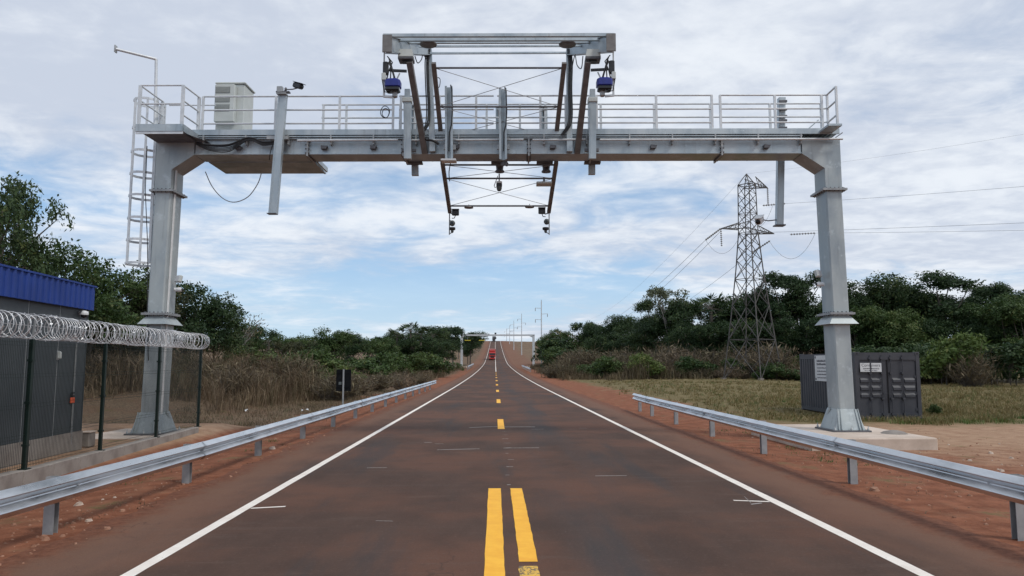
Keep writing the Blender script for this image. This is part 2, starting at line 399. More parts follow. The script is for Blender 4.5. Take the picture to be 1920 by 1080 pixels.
def strip_mesh(name, y0, y1, xs0, xs1, dz, mat, jitter=0, seed=0, step=None):
    ys = [y for y in YS if y0 < y < y1]; ys = [y0] + ys + [y1]
    if step: ys = sorted(set(ys) | set(np.arange(y0, y1, step).tolist()))
    r = random.Random(seed); vs = []; fs = []
    for y in ys:
        z = float(zr(y)) + dz; a = r.uniform(-1, 1) * jitter; b = r.uniform(-1, 1) * jitter
        vs += [(xs0 + a, y, z), (xs1 + b, y, z)]
    for i in range(len(ys) - 1): fs.append((2 * i, 2 * i + 1, 2 * i + 3, 2 * i + 2))
    me = bpy.data.meshes.new(name); me.from_pydata(vs, [], fs); me.materials.append(mat); return me
def asphalt():
    m, nt, bs = shader('dusty_asphalt'); P = pos(nt)
    sp = node(nt, 'ShaderNodeSeparateXYZ'); nt.links.new(P, sp.inputs[0]); x, y, z = sp.outputs
    n1 = n_noise(nt, P, .22, 5, .6); n2 = n_noise(nt, P, 1.1, 6, .65, (1, .35, 1)); n3 = n_noise(nt, P, 70, 3, .7); n4 = n_noise(nt, P, .8, 5, .6, (1, .12, 1))
    n5 = n_noise(nt, P, 2.6, 5, .7, (.25, 1, 1))
    c = n_mix(nt, n_map(nt, n2, .3, .7), (.074, .044, .033), (.104, .061, .045))
    c = n_mix(nt, n_map(nt, n1, .42, .60, 0, .85), c, (.150, .072, .047))           # red dust on the lanes
    c = n_mix(nt, n_map(nt, n4, .52, .66, 0, .6), c, (.054, .050, .050))
    c = n_mix(nt, n_map(nt, n5, .56, .70, 0, .42), c, (.135, .090, .070))
    n7 = n_noise(nt, P, 2.0, 6, .7, (.10, 1.6, 1))
    c = n_mix(nt, n_map(nt, n7, .56, .72, 0, .40), c, (.130, .094, .078))
    c = n_mix(nt, n_map(nt, n7, .26, .40, .35, 0), c, (.045, .034, .030))
    n8 = n_noise(nt, P, 6.5, 5, .75)
    c = n_mix(nt, n_map(nt, n8, .58, .74, 0, .35), c, (.155, .100, .078))
    # cleaner, bluish wheel track on the right lane
    dx = n_math(nt, 'ABSOLUTE', n_math(nt, 'SUBTRACT', x, 1.45), 0)
    tr = n_math(nt, 'MULTIPLY', n_map(nt, dx, .25, .9, 1, 0), n_map(nt, n4, .35, .6))
    c = n_mix(nt, n_math(nt, 'MULTIPLY', tr, .5), c, (.056, .056, .058))
    # soil washed over the shoulders
    e1 = n_math(nt, 'SUBTRACT', n_math(nt, 'ABSOLUTE', n_math(nt, 'SUBTRACT', x, .33), 0), 4.0)
    e = n_math(nt, 'ADD', e1, n_math(nt, 'MULTIPLY', n_math(nt, 'SUBTRACT', n2, .5), 1.5))
    c = n_mix(nt, n_map(nt, e, -.35, 1.2, 0, .78), c, (.215, .115, .076))
    e2 = n_math(nt, 'ADD', e1, n_math(nt, 'MULTIPLY', n_math(nt, 'SUBTRACT', n_noise(nt, P, 1.7, 6, .7), .5), 1.6))
    soil = n_mix(nt, n_map(nt, n_noise(nt, P, 9, 5, .7), .35, .65), (.145, .056, .032), (.235, .097, .056))
    c = n_mix(nt, n_map(nt, e2, .95, 1.5), c, soil)
    c = n_mix(nt, n_map(nt, n3, .35, .75, 0, .45), c, tuple((.045, .038, .036)))
    n6 = n_noise(nt, P, 22, 4, .75)
    c = n_mix(nt, n_map(nt, n6, .55, .72, 0, .5), c, (.16, .115, .092))
    c = n_mix(nt, n_map(nt, n6, .28, .42, .5, 0), c, (.036, .028, .026))
    vo = node(nt, 'ShaderNodeTexVoronoi', feature='DISTANCE_TO_EDGE'); wp = node(nt, 'ShaderNodeVectorMath', operation='ADD'); nt.links.new(P, wp.inputs[0])
    wn = node(nt, 'ShaderNodeTexNoise'); nt.links.new(P, wn.inputs['Vector']); wn.inputs['Scale'].default_value = 1.4; wn.inputs['Detail'].default_value = 5
    ws = node(nt, 'ShaderNodeVectorMath', operation='SCALE'); nt.links.new(wn.outputs['Color'], ws.inputs[0]); ws.inputs['Scale'].default_value = 1.6; nt.links.new(ws.outputs[0], wp.inputs[1])
    nt.links.new(wp.outputs[0], vo.inputs['Vector']); vo.inputs['Scale'].default_value = .22
    crk = n_math(nt, 'MULTIPLY', n_map(nt, vo.outputs['Distance'], .0, .006, 1, 0), n_map(nt, n1, .50, .60))
    c = n_mix(nt, n_math(nt, 'MULTIPLY', crk, .45), c, (.03, .025, .024))
    nt.links.new(c, bs.inputs['Base Color']); bs.inputs['Roughness'].default_value = .82; bs.inputs['Specular IOR Level'].default_value = .10
    n_bump(nt, bs, n_math(nt, 'ADD', n3, n_math(nt, 'MULTIPLY', n2, .6)), .35, .012)
    return m
def paint(name, c1, c2, wear, scale=3., worn=(.09, .07, .062)):
    m, nt, bs = shader(name); P = pos(nt)
    a = n_noise(nt, P, scale, 6, .7); b = n_noise(nt, P, 40, 3, .7)
    c = n_mix(nt, n_map(nt, a, .3, .7), c1, c2)
    w = n_math(nt, 'ADD', n_math(nt, 'MULTIPLY', a, .6), n_math(nt, 'MULTIPLY', b, .45))
    c = n_mix(nt, n_map(nt, w, wear, wear + .10), c, worn)
    nt.links.new(c, bs.inputs['Base Color']); bs.inputs['Roughness'].default_value = .7
    return m
M['asphalt'] = asphalt()
M['line_white'] = paint('white_road_paint', (.74, .66, .58), (.86, .80, .72), .62)
M['line_yellow'] = paint('yellow_road_paint', (.86, .40, .020), (.95, .50, .035), .66)
M['line_worn'] = paint('worn_yellow_paint', (.72, .42, .05), (.85, .52, .08), .50, 9)
M['line_thin'] = paint('faint_white_scrape', (.30, .27, .25), (.42, .39, .36), .52, 6)
def build_road():
    me = bpy.data.meshes.new('road'); vs = []; fs = []; r = random.Random(2)
    ys = [y for y in YS if y <= 720]
    for y in ys:
        z = float(zr(y)); a = r.uniform(-.10, .10); b = r.uniform(-.10, .10)
        vs += [(-5.35 + a, y, z - .10), (-5.22 + a, y, z), (.33, y, z), (6.05 + b, y, z), (6.18 + b, y, z - .10)]
    for i in range(len(ys) - 1):
        for j in range(4): fs.append((5 * i + j, 5 * i + j + 1, 5 * i + j + 6, 5 * i + j + 5))
    me.from_pydata(vs, [], fs); me.materials.append(M['asphalt'])
    road = tag(link('road', me), kind='structure')
    link('edge_line', strip_mesh('edge_line', -300, 715, -3.73, -3.58, .004, M['line_white'], .004, 1), road)
    link('edge_line', strip_mesh('edge_line', -300, 715, 4.23, 4.38, .004, M['line_white'], .004, 2), road)
    link('solid_centre_line', strip_mesh('solid_centre_line', -60, 12.85, -.105, .105, .004, M['line_yellow'], .004, 3, .25), road)
    link('solid_centre_line', strip_mesh('solid_centre_line', 8.15, 12.85, .265, .465, .004, M['line_yellow'], .004, 4, .25), road)
    link('worn_centre_line', strip_mesh('worn_centre_line', 7.55, 7.98, .25, .45, .004, M['line_worn'], .006, 5, .1), road)
    y = 24.4
    while y < 150:
        link('centre_dash', strip_mesh('centre_dash', y, y + 4.3, .10, .32, .004, M['line_yellow'], .003, int(y), .5), road); y += 16.1
    link('solid_centre_line', strip_mesh('solid_centre_line', 152, 715, .12, .30, .004, M['line_white'], 0, 6), road)
    def scrape(x0, x1, y0, y1, w=.05, mat='line_thin'):
        vs = [(x0, y0, .004), (x1, y1, .004), (x1, y1 + w, .004), (x0, y0 + w, .004)]
        m = bpy.data.meshes.new('saw_cut_mark'); m.from_pydata(vs, [], [(0, 1, 2, 3)]); m.materials.append(M[mat]); link('saw_cut_mark', m, road)
    scrape(-.85, .09, 24.95, 25.4, .10); scrape(.33, 1.35, 25.2, 25.2, .10)
    scrape(-1.42, -.38, 18.55, 18.75, .07); scrape(.22, 1.12, 18.9, 18.95, .06)
    scrape(-2.6, -2.2, 15.4, 15.42, .04); scrape(1.9, 2.5, 14.2, 14.22, .04); scrape(-1.9, -1.7, 20.3, 20.3, .06)
    scrape(-3.565, -3.10, 11.15, 11.28, .075, 'line_white'); scrape(3.70, 4.215, 11.62, 11.50, .07, 'line_white'); scrape(3.86, 4.06, 11.30, 11.40, .06, 'line_thin'); scrape(3.90, 3.98, 11.42, 11.95, .06, 'line_thin')
    for k in range(7):
        g = random.Random(k); x = g.uniform(-3.3, 3.9); y = g.uniform(8, 30); scrape(x, x + g.uniform(.06, .5), y, y + g.uniform(-.05, .05), g.uniform(.015, .04))
    for k in range(10):
        g = random.Random(k + 90); x = .25 + g.uniform(-.06, .06); y = 13.2 + k * 1.15; scrape(x, x + g.uniform(.05, .2), y, y + g.uniform(-.03, .03), g.uniform(.02, .06))
build_road()

# ------------------------------------------------------------------ guardrails
WPROF = [(0, .300), (.006, .312), (.016, .310), (.076, .250), (.084, .240), (.078, .228), (.010, .168), (.004, .156), (.010, .144), (.078, .084), (.084, .073), (.076, .062), (.016, .002), (.006, 0), (0, .012)]
def rail_mesh(a, b, side):                       # side: +1 traffic face looks to +x
    mb = MB(); a = Vector(a); b = Vector(b); rings = []
    prof = WPROF + [(x - .006, z) for x, z in WPROF[::-1]]
    n = 4
    for i in range(n + 1):
        p = a.lerp(b, i / n); rings.append([(p.x + side * x, p.y, p.z + z) for x, z in prof])
    return mb.loft(rings, cap=False).mesh('rail_section', M['rail'])
def c_post(mb, x, y, z0, z1, side):              # C profile post
    w, d, t = .10, .13, .008
    mb.box(x - side * d, x, y - w / 2, y - w / 2 + t, z0, z1); mb.box(x - side * (d), x - side * (d - t), y - w / 2 + t, y + w / 2, z0, z1)
    mb.box(x - side * d, x, y + w / 2, y + w / 2 + t, z0, z1)
def guardrail(name, label, pts, side, zr_top, posts, bottom, flare=None):
    g = empty(name, (pts[0][0], pts[0][1], 0)); tag(g, label, 'guardrail', 'steel guardrails beside the road')
    o = Vector((pts[0][0], pts[0][1], 0))
    def line(y):
        for (x0, y0, z0), (x1, y1, z1) in zip(pts, pts[1:]):
            if y <= y1: break
        t = (y - y0) / (y1 - y0); return Vector((x0 + t * (x1 - x0), y, z0 + t * (z1 - z0)))
    ys = sorted(posts); edges = [pts[0][1]] + [y + .16 for y in ys] + [pts[-1][1]]
    edges = [e for i, e in enumerate(edges) if i == 0 or e - edges[i - 1] > .3]
    for i, (ya, yb) in enumerate(zip(edges, edges[1:])):
        a = line(ya) - o; b = line(yb) - o + Vector((0, .0, 0)); off = .007 * (i % 2)
        a.x += side * off; b.x += side * off; b.y += .14 if i < len(edges) - 2 else 0; a.z += zr_top - .31; b.z += zr_top - .31
        s = link('rail_section', rail_mesh(a, b, side), g)
        bm = MB()
        for k in range(4):
            bm.lathe([(.014, 0), (.012, .008), (.004, .012)], (0, 0, 0), 6, 'x') if False else None
        for k, (dy, dz) in enumerate(((.05, .235), (.05, .075), (.11, .235), (.11, .075), (.08, .155))):
            bm.lathe([(.016, side * (.058 if dz != .155 else .012)), (.014, side * (.075 if dz != .155 else .03))], (a.x, a.y + dy, a.z + dz), 6, 'x')
        if i: bm.build('splice_bolts', M['rail_pipe'], s)['kind'] = 'stuff'
    for y in ys:
        p = line(y) - o; mb = MB(); c_post(mb, p.x - side * .10, p.y, p.z + bottom, p.z + zr_top - .02, side)
        po = mb.build('post', M['post'], g)
        bk = MB().box(p.x - side * .10 if side > 0 else p.x, p.x if side > 0 else p.x - side * .10, p.y - .05, p.y + .05, p.z + zr_top - .25, p.z + zr_top - .06)
        bk.build('spacer_block', M['post'], po)
    return g
LP = [(-5.62, 1.6, .04), (-5.37, 9.5, .02), (-5.30, 14, 0), (-5.26, 40, 0), (-5.12, 64.5, .03)]
guardrail('guardrail', 'long galvanised guardrail along the left verge in front of the wire fence', LP, 1, .70, [1.7 + 3.95 * i for i in range(16)], -.45)
RP = [(6.12, 1.4, .06), (6.22, 30, .06), (6.34, 33.9, .06)]
guardrail('guardrail', 'galvanised guardrail on the right verge in front of the concrete footing', RP, -1, .73, [4.9, 9.0, 13.2, 17.6, 21.8, 26.2, 30.3, 33.3], -.45)

# ------------------------------------------------------------------ the near gantry
GROOT = empty('toll_gantry', (0, 20.55, 0), math.radians(-1.75))
tag(GROOT, 'wide galvanised steel gantry spanning the road with railed walkway on top', 'gantry')
GM = Matrix.Translation((0, 20.55, 0)) @ Matrix.Rotation(math.radians(-1.75), 4, 'Z'); GI = GM.inverted()
def gat(px, py, yl):                             # the place seen at a photo pixel, on the gantry's own plane y = yl
    o = GI @ CAMP; d = GI.to_3x3() @ sight(px, py); return o + d * ((yl - o.y) / d.y)
def gw(p): return GM @ Vector(p)
GRZ = math.radians(-1.75)
def gpart(name, mb, mat, parent=None): return mb.build(name, M[mat] if isinstance(mat, str) else mat, parent or GROOT)

def leg(sgn, xo, xi, zbase, skew):
    # xo outer face, xi inner face; shaft splays a little towards the foot
    lo, hi = (min(xo, xi), max(xo, xi)); D = .72
    rect = lambda x0, x1, y0, y1, z: [(x0, y0, z), (x1, y0, z), (x1, y1, z), (x0, y1, z)]
    sh = lambda z: sgn * skew * (7 - z) / 7
    def sec(z, ch=.035):
        x0, x1 = lo + sh(z), hi + sh(z)
        return [(x0 + ch, 0, z), (x1 - ch, 0, z), (x1, ch, z), (x1, D - ch, z), (x1 - ch, D, z), (x0 + ch, D, z), (x0, D - ch, z), (x0, ch, z)]
    L = gpart('leg', MB().loft([sec(zbase + .55), sec(3.36), sec(7.0)]), 'steel_leg')
    # foot: four sloping gusset plates over a base plate
    f = MB(); x0, x1 = lo + sh(.6), hi + sh(.6)
    f.loft([rect(x0 - .17, x1 + .17, -.17, D + .17, zbase + .045), rect(x0 - .012, x1 + .012, -.012, D + .012, zbase + .60)])
    gpart('base_flare', f, 'steel_leg', L)
    for (px, py) in ((x0 - .05, -.18), (x1 + .05, -.18), (x0 - .05, D + .18), (x1 + .05, D + .18)):
        for dx in (-.04, .04):
            r = MB().bar((px + dx, py, zbase + .05), (px + dx - (px - (x0 + x1) / 2) * .18, py * .2 + D * .4 if py > 0 else .0, zbase + .60), .02, .06)
            gpart('gusset', r, 'steel_leg', L)
    gpart('base_plate', MB().box(x0 - .28, x1 + .28, -.28, D + .28, zbase, zbase + .045), 'dark_steel', L)
    b = MB()
    for bx in (x0 - .22, x1 + .22, (x0 + x1) / 2):
        for by in (-.22, D + .22): b.lathe([(.03, 0), (.03, .05), (.014, .052), (.014, .11)], (bx, by, zbase + .045), 6)
    gpart('anchor_bolts', b, 'post', L)['kind'] = 'stuff'
    # bolted splice flanges
    for z, w in ((7.0, .11), (3.50, .11)):
        s = MB(); s.box(lo + sh(z) - w, hi + sh(z) + w, -w, D + w, z - .028, z - .003); s.box(lo + sh(z) - w, hi + sh(z) + w, -w, D + w, z + .003, z + .028)
        gpart('splice_flange', s, 'post', L)
        b = MB()
        for i in range(5):
            bx = lo + sh(z) + (hi - lo) * (i / 4)
            for by in (-.06, D + .06): b.lathe([(.02, -.055), (.02, .06)], (bx, by, z), 6)
        for i in range(6):
            for bx in (lo + sh(z) - .06, hi + sh(z) + .06): b.lathe([(.02, -.055), (.02, .06)], (bx, D * i / 5, z), 6)
        gpart('flange_bolts', b, 'dark_steel', L)['kind'] = 'stuff'
    # flared anti-climb skirt
    z = 3.43; x0, x1 = lo + sh(z), hi + sh(z); k = MB()
    A = rect(x0 - .01, x1 + .01, -.01, D + .01, z); B = rect(x0 - .17, x1 + .17, -.17, D + .17, z - .22)
    A2 = rect(x0 - .004, x1 + .004, -.004, D + .004, z - .02); B2 = rect(x0 - .16, x1 + .16, -.16, D + .16, z - .225)
    k.loft([B2, B, A, A2], cap=False)
    gpart('climb_skirt', k, 'steel_leg', L)
    # head with a haunch under the beam
    h = MB(); ix = -sgn * .62
    poly = [(xi, 7.03), (xi, 7.62), (xi + ix, 8.04), (xi + ix, 8.50), (xo, 8.50), (xo, 7.03)]
    h.prism(poly, -.012, D + .012)
    gpart('haunch', h, 'steel_leg', L)
    return L
leg_a = leg(-1, -9.68, -9.22, .18, .10)
leg_b = leg(1, 9.78, 9.32, .28, .10)
# conduits down the left leg
for dx, r in ((.10, .022), (.16, .016)):
    gpart('conduit', MB().tube([(-9.22 + .03, .10 + dx, 7.9), (-9.30, .10 + dx, .3)], r, 6), 'white', leg_a)

# main beam: box girder with flange plates
bmx0, bmx1 = -8.58, 8.68
beam = gpart('main_beam', MB().box(bmx0, bmx1, .02, .70, 8.07, 8.48), 'steel')
f = MB().box(bmx0, bmx1, -.03, .75, 8.045, 8.069); f.box(bmx0, bmx1, -.09, .75, 8.481, 8.505); f.box(bmx0, bmx1, -.135, -.05, 8.520, 8.548)
gpart('flange_plate', f, 'steel', beam)
for x in (-5.35, -2.62, .95, 2.75, 6.42):
    s = MB(); s.box(x - .022, x + .022, -.075, .80, 7.985, 8.54); gpart('splice_plate', s, 'post', beam)
    b = MB()
    for i in range(4): b.lathe([(.022, -.06), (.022, .06)], (x, -.055, 8.08 + .12 * i), 6, 'x')
    for i in range(5): b.lathe([(.022, -.06), (.022, .06)], (x, .06 + .14 * i, 8.015), 6, 'x')
    gpart('splice_bolts', b, 'dark_steel', beam)['kind'] = 'stuff'
for x in (-7.4, -6.25, -4.95, -3.55, -1.2, 1.55, 4.4, 7.6):
    gpart('lifting_lug', MB().prism([(x, 8.18), (x + .14, 8.18), (x + .18, 8.26), (x, 8.28)], -.14, .018), 'dark_steel', beam)
# walkway deck on brackets
deck = gpart('walkway_deck', MB().box(-8.95, 9.70, -.10, .655, 8.64, 8.68), 'steel')
gpart('toe_channel', MB().box(-8.95, 9.72, -.150, -.102, 8.575, 8.735), 'steel', deck)
gpart('toe_channel', MB().box(-8.95, 9.80, .657, .70, 8.575, 8.735), 'steel', deck)
x = -8.3
while x < 9.7:
    if abs(x - 6.42) > .12 and abs(x + 2.62) > .12:
        b = MB(); b.prism([(x - .02, 8.30), (x + .02, 8.30), (x + .02, 8.63), (x - .02, 8.63)], -.145, .018)
        gpart('deck_bracket', b, 'post', deck)
    x += 1.21
b = MB()
for i in range(150):
    xx = -8.8 + i * .125; b.box(xx, xx + .012, -.09, .65, 8.612, 8.638)
gpart('grating_bars', b, 'post', deck)['kind'] = 'stuff'
for (xa, xb) in ((-5.6, -2.75), (-2.5, .8), (1.05, 2.55), (2.95, 9.78)):
    gpart('conduit_pipe', MB().tube([(xa, -.19, 8.40), (xb, -.19, 8.41)], .032, 8), 'rail_pipe', beam)
for (xa, xb) in ((-5.2, -2.6), (-2.4, 2.6), (2.9, 9.6)):
    gpart('rear_conduit', MB().tube([(xa, .98, 8.20), (xb, .98, 8.20)], .03, 8), 'rail_pipe', beam)
    k = MB(); xx = xa + .5
    while xx < xb: k.bar((xx, .74, 8.2), (xx, 1.02, 8.13), .03); xx += 1.35
    gpart('conduit_hangers', k, 'post', beam)['kind'] = 'stuff'

# handrails: front and rear runs in panels
def railing(y, panels, zt):
    for (xa, xb, posts) in panels:
        for x in posts: gpart('handrail_post', MB().bar((x, y, 8.68), (x, y, zt), .064, .05), 'rail_pipe')
        for dz in (0, -.40, -.80): gpart('handrail', MB().tube([(xa, y, zt + dz), (xb, y, zt + dz)], .026, 8), 'rail_pipe')
ZT = 9.73
railing(-.08, [(-8.37, -6.2, [-8.37, -6.28]), (-6.05, -2.9, [-6.05, -4.45, -2.92]), (-2.75, -.05, [-2.7, -1.6, -.55]), (.05, 2.72, [.12, 1.28, 2.0, 2.70]), (2.86, 6.18, [2.88, 4.58, 6.16]), (6.40, 9.35, [6.40, 7.95, 9.28])], ZT)
railing(.62, [(-5.15, -2.8, [-5.1, -4.42, -2.83]), (-2.6, 2.8, [-2.4, -1.3, -.28, .7, 1.45, 2.78]), (3.0, 9.58, [3.08, 4.65, 6.3, 8.05, 9.55])], ZT)
# right end bay pushed out towards the traffic, with a brace behind
for (x, y) in ((9.44, -.08), (9.42, -.72)):
    gpart('handrail_post', MB().bar((x, y, 8.58), (x, y, ZT), .055, .055), 'rail_pipe')
for dz in (0, -.40, -.80): gpart('handrail', MB().tube([(9.30, -.08, ZT + dz), (9.44, -.08, ZT + dz), (9.42, -.72, ZT + dz)], .026, 8), 'rail_pipe')
gpart('end_ledge', MB().box(9.15, 9.52, -.78, -.152, 8.60, 8.66), 'steel')
gpart('rail_brace', MB().bar((8.85, .60, 8.70), (9.45, .60, 9.22), .06, .03), 'steel')

# left landing: projects towards the traffic, lower deck, own rails
lx0, lx1, ly0 = -9.72, -8.50, -1.02
land = gpart('landing_deck', MB().box(lx0, lx1, ly0, .3, 8.50, 8.56), 'steel')
gpart('landing_fascia', MB().box(lx0 - .03, lx1 + .03, ly0 - .05, ly0 - .002, 8.40, 8.60), 'steel', land)
gpart('landing_fascia', MB().box(lx0 - .03, lx1 + .03, ly0 - .035, ly0 - .002, 8.33, 8.395), 'rail_pipe', land)
gpart('landing_fascia', MB().box(lx1 + .004, lx1 + .05, ly0, -.16, 8.40, 8.60), 'steel', land)
u = MB(); u.loft([[(lx0 + .05, ly0 + .02, 8.40), (lx1 - .03, ly0 + .02, 8.40), (lx1 + .35, .02, 8.40), (lx0 + .05, .02, 8.40)], [(lx0 + .05, ly0 + .02, 8.498), (lx1 - .03, ly0 + .02, 8.498), (lx1 - .02, .02, 8.498), (lx0 + .05, .02, 8.498)]])
gpart('landing_soffit', u, 'dark_steel', land)
LZT = 9.70
for (x, y) in ((lx0 + .02, ly0), (lx1 - .02, ly0), (lx1 + .02, -.10), (lx0 + .02, .25)):
    gpart('handrail_post', MB().bar((x, y, 8.45), (x, y, LZT), .085, .05), 'rail_pipe')
for dz in (0, -.52):
    gpart('handrail', MB().tube([(lx0 + .02, ly0, LZT + dz), (lx1 - .02, ly0, LZT + dz)], .024, 8), 'rail_pipe')
for dz in (0, -.42, -.82):
    gpart('handrail', MB().tube([(lx1 - .02, ly0, LZT + dz), (lx1 + .02, -.10, LZT + dz)], .024, 8), 'rail_pipe')
    gpart('handrail', MB().tube([(lx0 + .02, ly0, LZT + dz), (lx0 + .04, .25, LZT + dz)], .024, 8), 'rail_pipe')
gpart('handrail', MB().tube([(-9.68, .62, ZT), (-8.3, .62, ZT)], .021, 8), 'rail_pipe')
for x in (-9.3, -8.7): gpart('handrail_post', MB().bar((x, .62, 8.68), (x, .62, 9.3), .05, .05), 'rail_pipe')

# caged ladder on the outside of the left leg
LXc, LYc = -9.98, .36
lad = gpart('ladder', MB().bar((-9.80, .14, 4.95), (-9.80, .14, 9.75), .08, .045).bar((-9.80, .58, 4.95), (-9.80, .58, 9.75), .08, .045), 'rail_pipe')
for i in range(16): gpart('rung', MB().tube([(-9.80, .14, 5.15 + .30 * i), (-9.80, .58, 5.15 + .30 * i)], .016, 6), 'dark_steel', lad)
CR = .40
def hoop(z):
    pts = []
    for k in range(11):
        t = math.radians(-145 + 29 * k); pts.append((-9.80 - .42 - CR * math.cos(t) * .95 + .05, .36 + CR * math.sin(t) * 1.02, z))
    pts = [(-9.80, .12, z)] + pts + [(-9.80, .60, z)]
    return pts
HZ = [4.95, 5.62, 6.25, 6.9, 7.55, 8.2, 8.9, 9.72]
for z in HZ:
    m = MB(); P = hoop(z)
    for a, b2 in zip(P, P[1:]): m.bar(a, b2, .018, .065)
    gpart('cage_hoop', m, 'rail_pipe', lad)
for k in (2, 4, 6, 8, 10):
    q = hoop(0)[k]; gpart('cage_bar', MB().bar((q[0], q[1], 4.92), (q[0], q[1], 9.74), .062, .022), 'rail_pipe', lad)
gpart('ladder_cable', MB().tube([(-9.95, -.02, 8.3), (-9.93, -.03, 7.0), (-9.80, -.03, 5.6), (-9.74, -.02, 4.6), (-9.71, -.01, 3.6), (-9.6, -.03, 2.2)], .012, 5), 'cable', lad)
for z in (8.35, 8.1, 7.75, 7.3): gpart('ladder_bracket', MB().bar((-9.69, .3, z), (-9.82, .3, z), .04, .08), 'dark_steel', lad)
# swan neck pole on the landing
pA, pB, pC = gat(291, 250, .1), gat(293, 111, .1), gat(217, 92, -.5)
pole = gpart('swan_neck_pole', MB().tube([(pA.x, .1, 8.56), (pB.x, .1, pB.z)], .05, 8, r2=.042), 'rail_pipe')
gpart('pole_arm', MB().tube([(pB.x, .1, pB.z), pC], .042, 8), 'rail_pipe', pole)
gpart('arm_plate', MB().cbox(pC, .03, .12, .20), 'post', pole)

# broad equipment platform behind the left part of the beam
ep = gpart('equipment_platform', MB().box(-8.55, -5.42, .76, 2.05, 8.10, 8.16), 'steel')
for y0, y1 in ((.76, 1.20), (1.206, 1.62), (1.626, 2.06)): gpart('soffit_plate', MB().box(-8.50, -5.42, y0, y1, 8.03, 8.098), 'steel', ep)
gpart('platform_edge', MB().box(-5.418, -5.36, .76, 2.08, 8.02, 8.20), 'steel', ep)
gpart('platform_edge', MB().box(-5.30, -5.25, .76, 1.85, 8.02, 8.16), 'steel', ep)
# posts carrying sensors: C profiles bolted to the front and the back of the beam
def channel_post(name, a, b, w, d, mat='steel', open_front=True):
    a = Vector(a); b = Vector(b); m = MB(); t = .014
    def r(c, x0, x1, y0, y1): return [(c.x + x0, c.y + y0, c.z), (c.x + x1, c.y + y0, c.z), (c.x + x1, c.y + y1, c.z), (c.x + x0, c.y + y1, c.z)]
    if open_front:
        for (x0, x1, y0, y1) in ((-w / 2, -w / 2 + t * 2, 0, d), (w / 2 - t * 2, w / 2, 0, d), (-w / 2 + t * 2, w / 2 - t * 2, d - t, d), (-w / 2 + t * 2, -w / 2 + w * .28, 0, t), (w / 2 - w * .28, w / 2 - t * 2, 0, t)):
            m.loft([r(a, x0, x1, y0, y1), r(b, x0, x1, y0, y1)])
    else:
        m.loft([r(a, -w / 2, w / 2, 0, d), r(b, -w / 2, w / 2, 0, d)])
        m.loft([r(a, -w / 2 + .03, -w / 2 + .05, -.012, 0), r(b, -w / 2 + .03, -w / 2 + .05, -.012, 0)])
    return gpart(name, m, mat)
YF = -.42
P = lambda px, py, y=YF: gat(px, py, y)
cp = channel_post('sensor_post', P(510.5, 400), P(529, 178), .225, .16, 'steel', False)
gpart('post_cap', MB().cbox(P(510.5, 401), .25, .2, .02), 'dark_steel', cp); gpart('post_cap', MB().cbox(P(529, 177), .27, .22, .03), 'post', cp)
gpart('post_clamp', MB().box(-6.45, -5.85, -.27, -.155, 8.42, 8.52), 'post', cp)
for px in (764, 1111):
    a, b = P(px, 297), P(px - 1 if px < 900 else px + .5, 188); c = P(px - 1 if px < 900 else px + .5, 166)
    sp_ = channel_post('sensor_post', a, b, .20, .17, 'steel', False)
    gpart('post_collar', MB().rbox((b.x, b.y + .085, b.z + .02), .27, .24, .13, .012), 'cabinet', sp_)
    gpart('post_tip', MB().box(b.x - .075, b.x + .075, b.y + .02, b.y + .15, b.z + .09, c.z), 'steel', sp_)
    gpart('post_clamp', MB().box(a.x - .2, a.x + .2, -.245, -.155, 8.06, 8.14), 'dark_steel', sp_)
for px, top in ((841, 161), (942.5, 165)):
    a, b = P(px + 1, 298), P(px, top)
    sp_ = channel_post('sensor_post', a, b, .215, .12)
    gpart('post_cable', MB().tube([(b.x + .06, b.y - .02, b.z + .02), (b.x + .10, b.y - .03, b.z - .1), (b.x + .115, b.y - .02, 9.1), (b.x + .09, b.y - .02, 8.75), (b.x + .04, b.y - .03, 8.55), (b.x + .03, b.y - .03, 8.0)], .018, 6), 'cable', sp_)
    gpart('post_clamp', MB().box(a.x - .17, a.x + .17, -.30, -.22, 8.10, 8.24).box(a.x - .17, a.x + .17, -.30, -.22, 8.36, 8.44), 'post', sp_)
a = P(841, 300); gpart('foot_plate', MB().cbox((a.x, a.y + .1, a.z), .42, .34, .05), 'white')
YB = .98
for px, y0, y1 in ((778, 328, 196), (936.5, 303, 200), (1021, 303, 200), (1110, 326, 196)):
    a, b = P(px, y0, YB), P(px - (2 if px < 900 else 1), y1, YB)
    sp_ = channel_post('sensor_post', a, b, .20, .15, 'steel', False)
    gpart('post_cable', MB().tube([(b.x - .02, b.y - .03, b.z - .02), (b.x + .02, b.y - .03, 9.2), (b.x + .03, b.y - .03, 8.75)], .022, 6), 'cable', sp_)
    gpart('post_clamp', MB().box(a.x - .24, a.x + .24, .76, .97, 8.0, 8.05), 'dark_steel', sp_)
# hanging post on the right, behind the beam
a, b = P(1463, 422, 1.05), P(1467, 182, 1.05)
hp = channel_post('sensor_post', a, b, .20, .17, 'steel', False)
gpart('post_cap', MB().cbox((a.x, a.y + .08, a.z), .30, .26, .035), 'dark_steel', hp)
for py in (190, 205, 218, 226, 240):
    q = P(1468, py, .98); gpart('post_clamp', MB().cbox(q, .23, .08, .06), 'dark_steel', hp)

